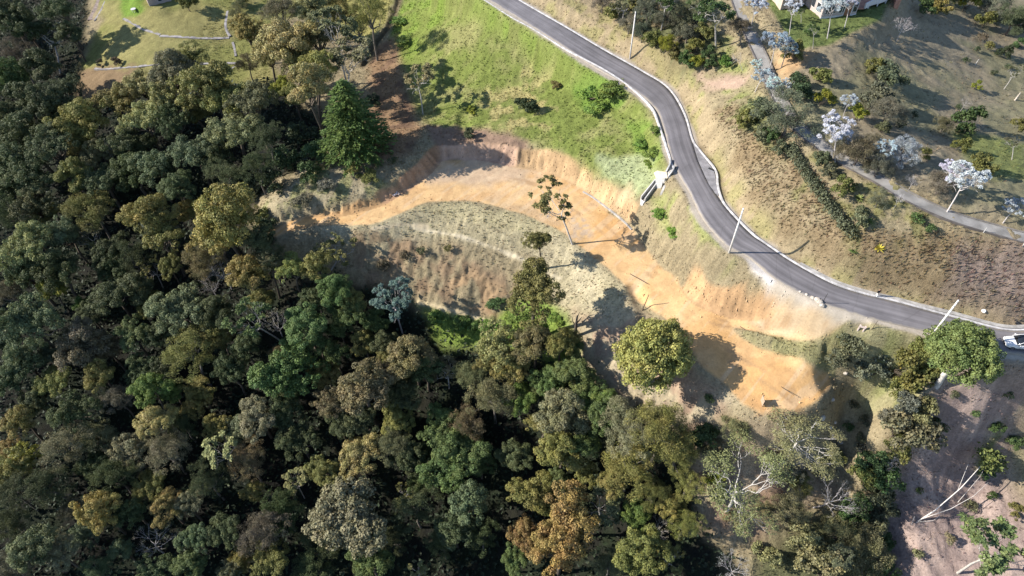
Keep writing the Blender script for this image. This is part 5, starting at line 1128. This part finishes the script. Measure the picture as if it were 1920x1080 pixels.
# houses --------------------------------------------------------------------
M_WALLB = mat('beige_render', (.42, .33, .27), .85, .15, .12, 1.0); M_WALLP = mat('pale_pink_render', (.40, .33, .30), .85, .15, .12, 1.0); M_FRAME = mat('white_frame', (.50, .49, .49), .6, .3, .08, 3); M_PANE = mat('window_glass', (.03, .035, .042), .08, .6, .1, 1); M_DOOR = mat('brown_door', (.22, .10, .055), .6, .3, .2, 3); M_ROOF = mat('clay_roof', (.30, .14, .08), .85, .15, .3, 2); M_FLOOR = mat('terracotta_floor', (.34, .18, .13), .8, .2, .2, 2)
h0 = hit(1538, 35); r = tag(empty('beige_house', h0), 'beige two-storey house with curved white balcony on the green lawn', 'house')
def hp(u, v): p = pz(u, v, h0[2]); return np.array([p[0] - h0[0], p[1] - h0[1]])
Cc_ = np.zeros(2); Rr_ = hp(1604, 28); Ll_ = hp(1509, 8)
ex = Rr_ / np.linalg.norm(Rr_); ey = np.array([-ex[1], ex[0]]); Wd = np.linalg.norm(Rr_)
def P2(a, b): return ex * a + ey * b
def quadp(a0, a1, b0, b1): return [P2(a0, b0), P2(a1, b0), P2(a1, b1), P2(a0, b1)]
yw = math.atan2(ex[1], ex[0]); H1 = 5.8
def slab(name, a0, a1, b0, b1, z0, z1, m, parent): return MB().prism(quadp(a0, a1, b0, b1), z0, z1).build(name, m, parent)
dL = Ll_ @ ey; aL = Ll_ @ ex
w1 = MB().prism([P2(0, 0), P2(Wd, 0), P2(Wd, 9.5), P2(aL, max(dL, 2.5)), ], -.8, H1).build('wing_wall', M_WALLP, r)
lc = hp(1463, 18); la = lc @ ex; lb = lc @ ey
w2 = MB().prism([P2(la, lb), P2(aL + .05, dL + .2), P2(Wd - .4, 9.6), P2(la + .5, lb + 9)], -.8, H1).build('main_wall', M_WALLB, r)
slab('plinth', -.06, Wd + .02, -.05, .06, -.8, .28, M_FRAME, r)
def window(a0, a1, z0, z1, b, parent, mull=1):
    f_ = slab('window', a0, a1, b - .05, b + .06, z0, z1, M_FRAME, parent); n = mull + 1; wv = (a1 - a0) / n
    for k in range(n): slab('pane', a0 + wv * k + .07, a0 + wv * (k + 1) - .07, b - .065, b - .045, z0 + .08, z1 - .08, M_PANE, f_)
window(.5, 2.5, .7, 2.2, 0, r); window(2.9, 4.3, .7, 2.2, 0, r); window(.5, 2.6, 3.4, 4.9, 0, r); window(3.2, 5.2, 3.4, 4.9, 0, r)
d_ = slab('door', Wd - 2.4, Wd - 1.15, -.07, .05, 0, 2.3, M_DOOR, r); slab('door_frame', Wd - 2.55, Wd - 2.41, -.08, .06, 0, 2.45, M_FRAME, d_); slab('door_frame', Wd - 1.14, Wd - 1.0, -.08, .06, 0, 2.45, M_FRAME, d_)
window(Wd - .95, Wd - .1, .6, 2.3, 0, r, 0)
# windows of the side that faces the path
sd = (P2(aL, max(dL, 2.5)) - P2(0, 0)); sl = np.linalg.norm(sd); sd = sd / sl; sn = np.array([sd[1], -sd[0]]); sn = -sn if sn @ ex > 0 else sn
for k, t0 in enumerate((.8, 2.4)):
    if t0 + 1.1 > sl: continue
    q = [sd * t0 + sn * .04, sd * (t0 + 1.1) + sn * .04, sd * (t0 + 1.1) - sn * .05, sd * t0 - sn * .05]; f_ = MB().prism(q, .7, 2.2).build('window', M_FRAME, r)
    q = [sd * (t0 + .08) + sn * .06, sd * (t0 + 1.02) + sn * .06, sd * (t0 + 1.02) + sn * .02, sd * (t0 + .08) + sn * .02]; MB().prism(q, .78, 2.12).build('pane', M_PANE, f_)
rf = MB(); rp = [P2(la - .6, lb - .6), P2(0, -.7), P2(Wd + .6, -.7), P2(Wd + .6, 10.2), P2(la - .2, lb + 9.8)]
ctr = sum(rp) / len(rp); V = [(*q, H1 + .02) for q in rp] + [(*(q + (ctr - q) * .55), H1 + 1.9) for q in rp]; n = len(rp)
rf.add(V, [tuple(range(n))[::-1], tuple(range(n, 2 * n))] + [(i, (i + 1) % n, n + (i + 1) % n, n + i) for i in range(n)]); rf.build('roof', M_ROOF, r)
# curved balcony
bc = [hp(1618, 22), hp(1632, 15), hp(1648, 11), hp(1662, 5), hp(1672, -3), hp(1674, -14)]
BL = smooth_line(np.array([(*q, 0) for q in bc]), .4)
MB().wall(BL, .22, .55, 1.5).build('balcony_parapet', M_FRAME, r)
fp = [P2(Wd - .3, 1.0)] + [b_[:2] for b_ in BL] + [P2(Wd - .3, 9.0)]
MB().prism(fp, .45, .62).build('balcony_floor', M_FLOOR, r)
for k in (3, 8, 13, 18):
    if k < len(BL): q = BL[k]; MB().tube([(q[0], q[1], -1.2), (q[0], q[1], .5)], [.13, .13], 8).build('balcony_post', M_FRAME, r)
# small annexe beyond the balcony
aq = [hp(1676, 12), hp(1686, 10), hp(1690, -14), hp(1676, -12)]
MB().prism(aq, -1, 1.1).build('annexe_wall', M_FLOOR, r); BL2 = smooth_line(np.array([(*hp(1673, 6), 0), (*hp(1684, 4), 0), (*hp(1690, -4), 0)]), .4); MB().wall(BL2, .25, 1.12, 1.6).build('annexe_parapet', M_FRAME, r)

h1 = hit(283, 15); r = tag(empty('lawn_house', h1), 'small house with blue-grey sheet roof on the bright lawn', 'house')
def hq(u, v): p = pz(u, v, h1[2]); return np.array([p[0] - h1[0], p[1] - h1[1]])
A_ = hq(281, 13); B_ = hq(322, 2); ex = (B_ - A_) / np.linalg.norm(B_ - A_); ey = np.array([-ex[1], ex[0]]); Wd = np.linalg.norm(B_ - A_)
def off2(L): return [A_ + q for q in L]
MB().prism(off2(quadp(0, Wd, 0, 5)), -.8, 2.5).build('wall', M_WALLP, r)
rq = off2(quadp(-1.4, Wd + .6, -.7, 2.5)); MB().prism(rq, [2.35, 2.35, 3.6, 3.6], [2.47, 2.47, 3.72, 3.72]).build('roof_sheet', mat('blue_grey_sheet', (.30, .36, .43), .5, .4, .12, 2), r)
rq = off2(quadp(-1.4, Wd + .6, 2.5, 5.7)); MB().prism(rq, [3.6, 3.6, 2.35, 2.35], [3.72, 3.72, 2.47, 2.47]).build('roof_sheet', mat('grey_sheet', (.32, .35, .40), .5, .4, .12, 2), r)
for k in range(3):
    a0 = 2.2 + 1.3 * k
    if a0 + 1 < Wd:
        f_ = MB().prism(off2(quadp(a0, a0 + 1, -.06, .05)), .6, 1.9).build('window', M_FRAME, r); MB().prism(off2(quadp(a0 + .1, a0 + .9, -.08, -.05)), .7, 1.8).build('pane', M_PANE, f_)
p = hit(252, 22)
r = tag(empty('garden_table', p), 'small pale garden table on the lawn before the blue-roofed house', 'table')
MB().tube([(0, 0, .68), (0, 0, .74)], [.6, .6], 14).build('table_top', M_FRAME, r)
for k in range(4): a = k * 1.571 + .4; MB().tube([(.4 * math.cos(a), .4 * math.sin(a), -.1), (.4 * math.cos(a), .4 * math.sin(a), .67)], [.04, .04], 6).build('leg', M_FRAME, r)
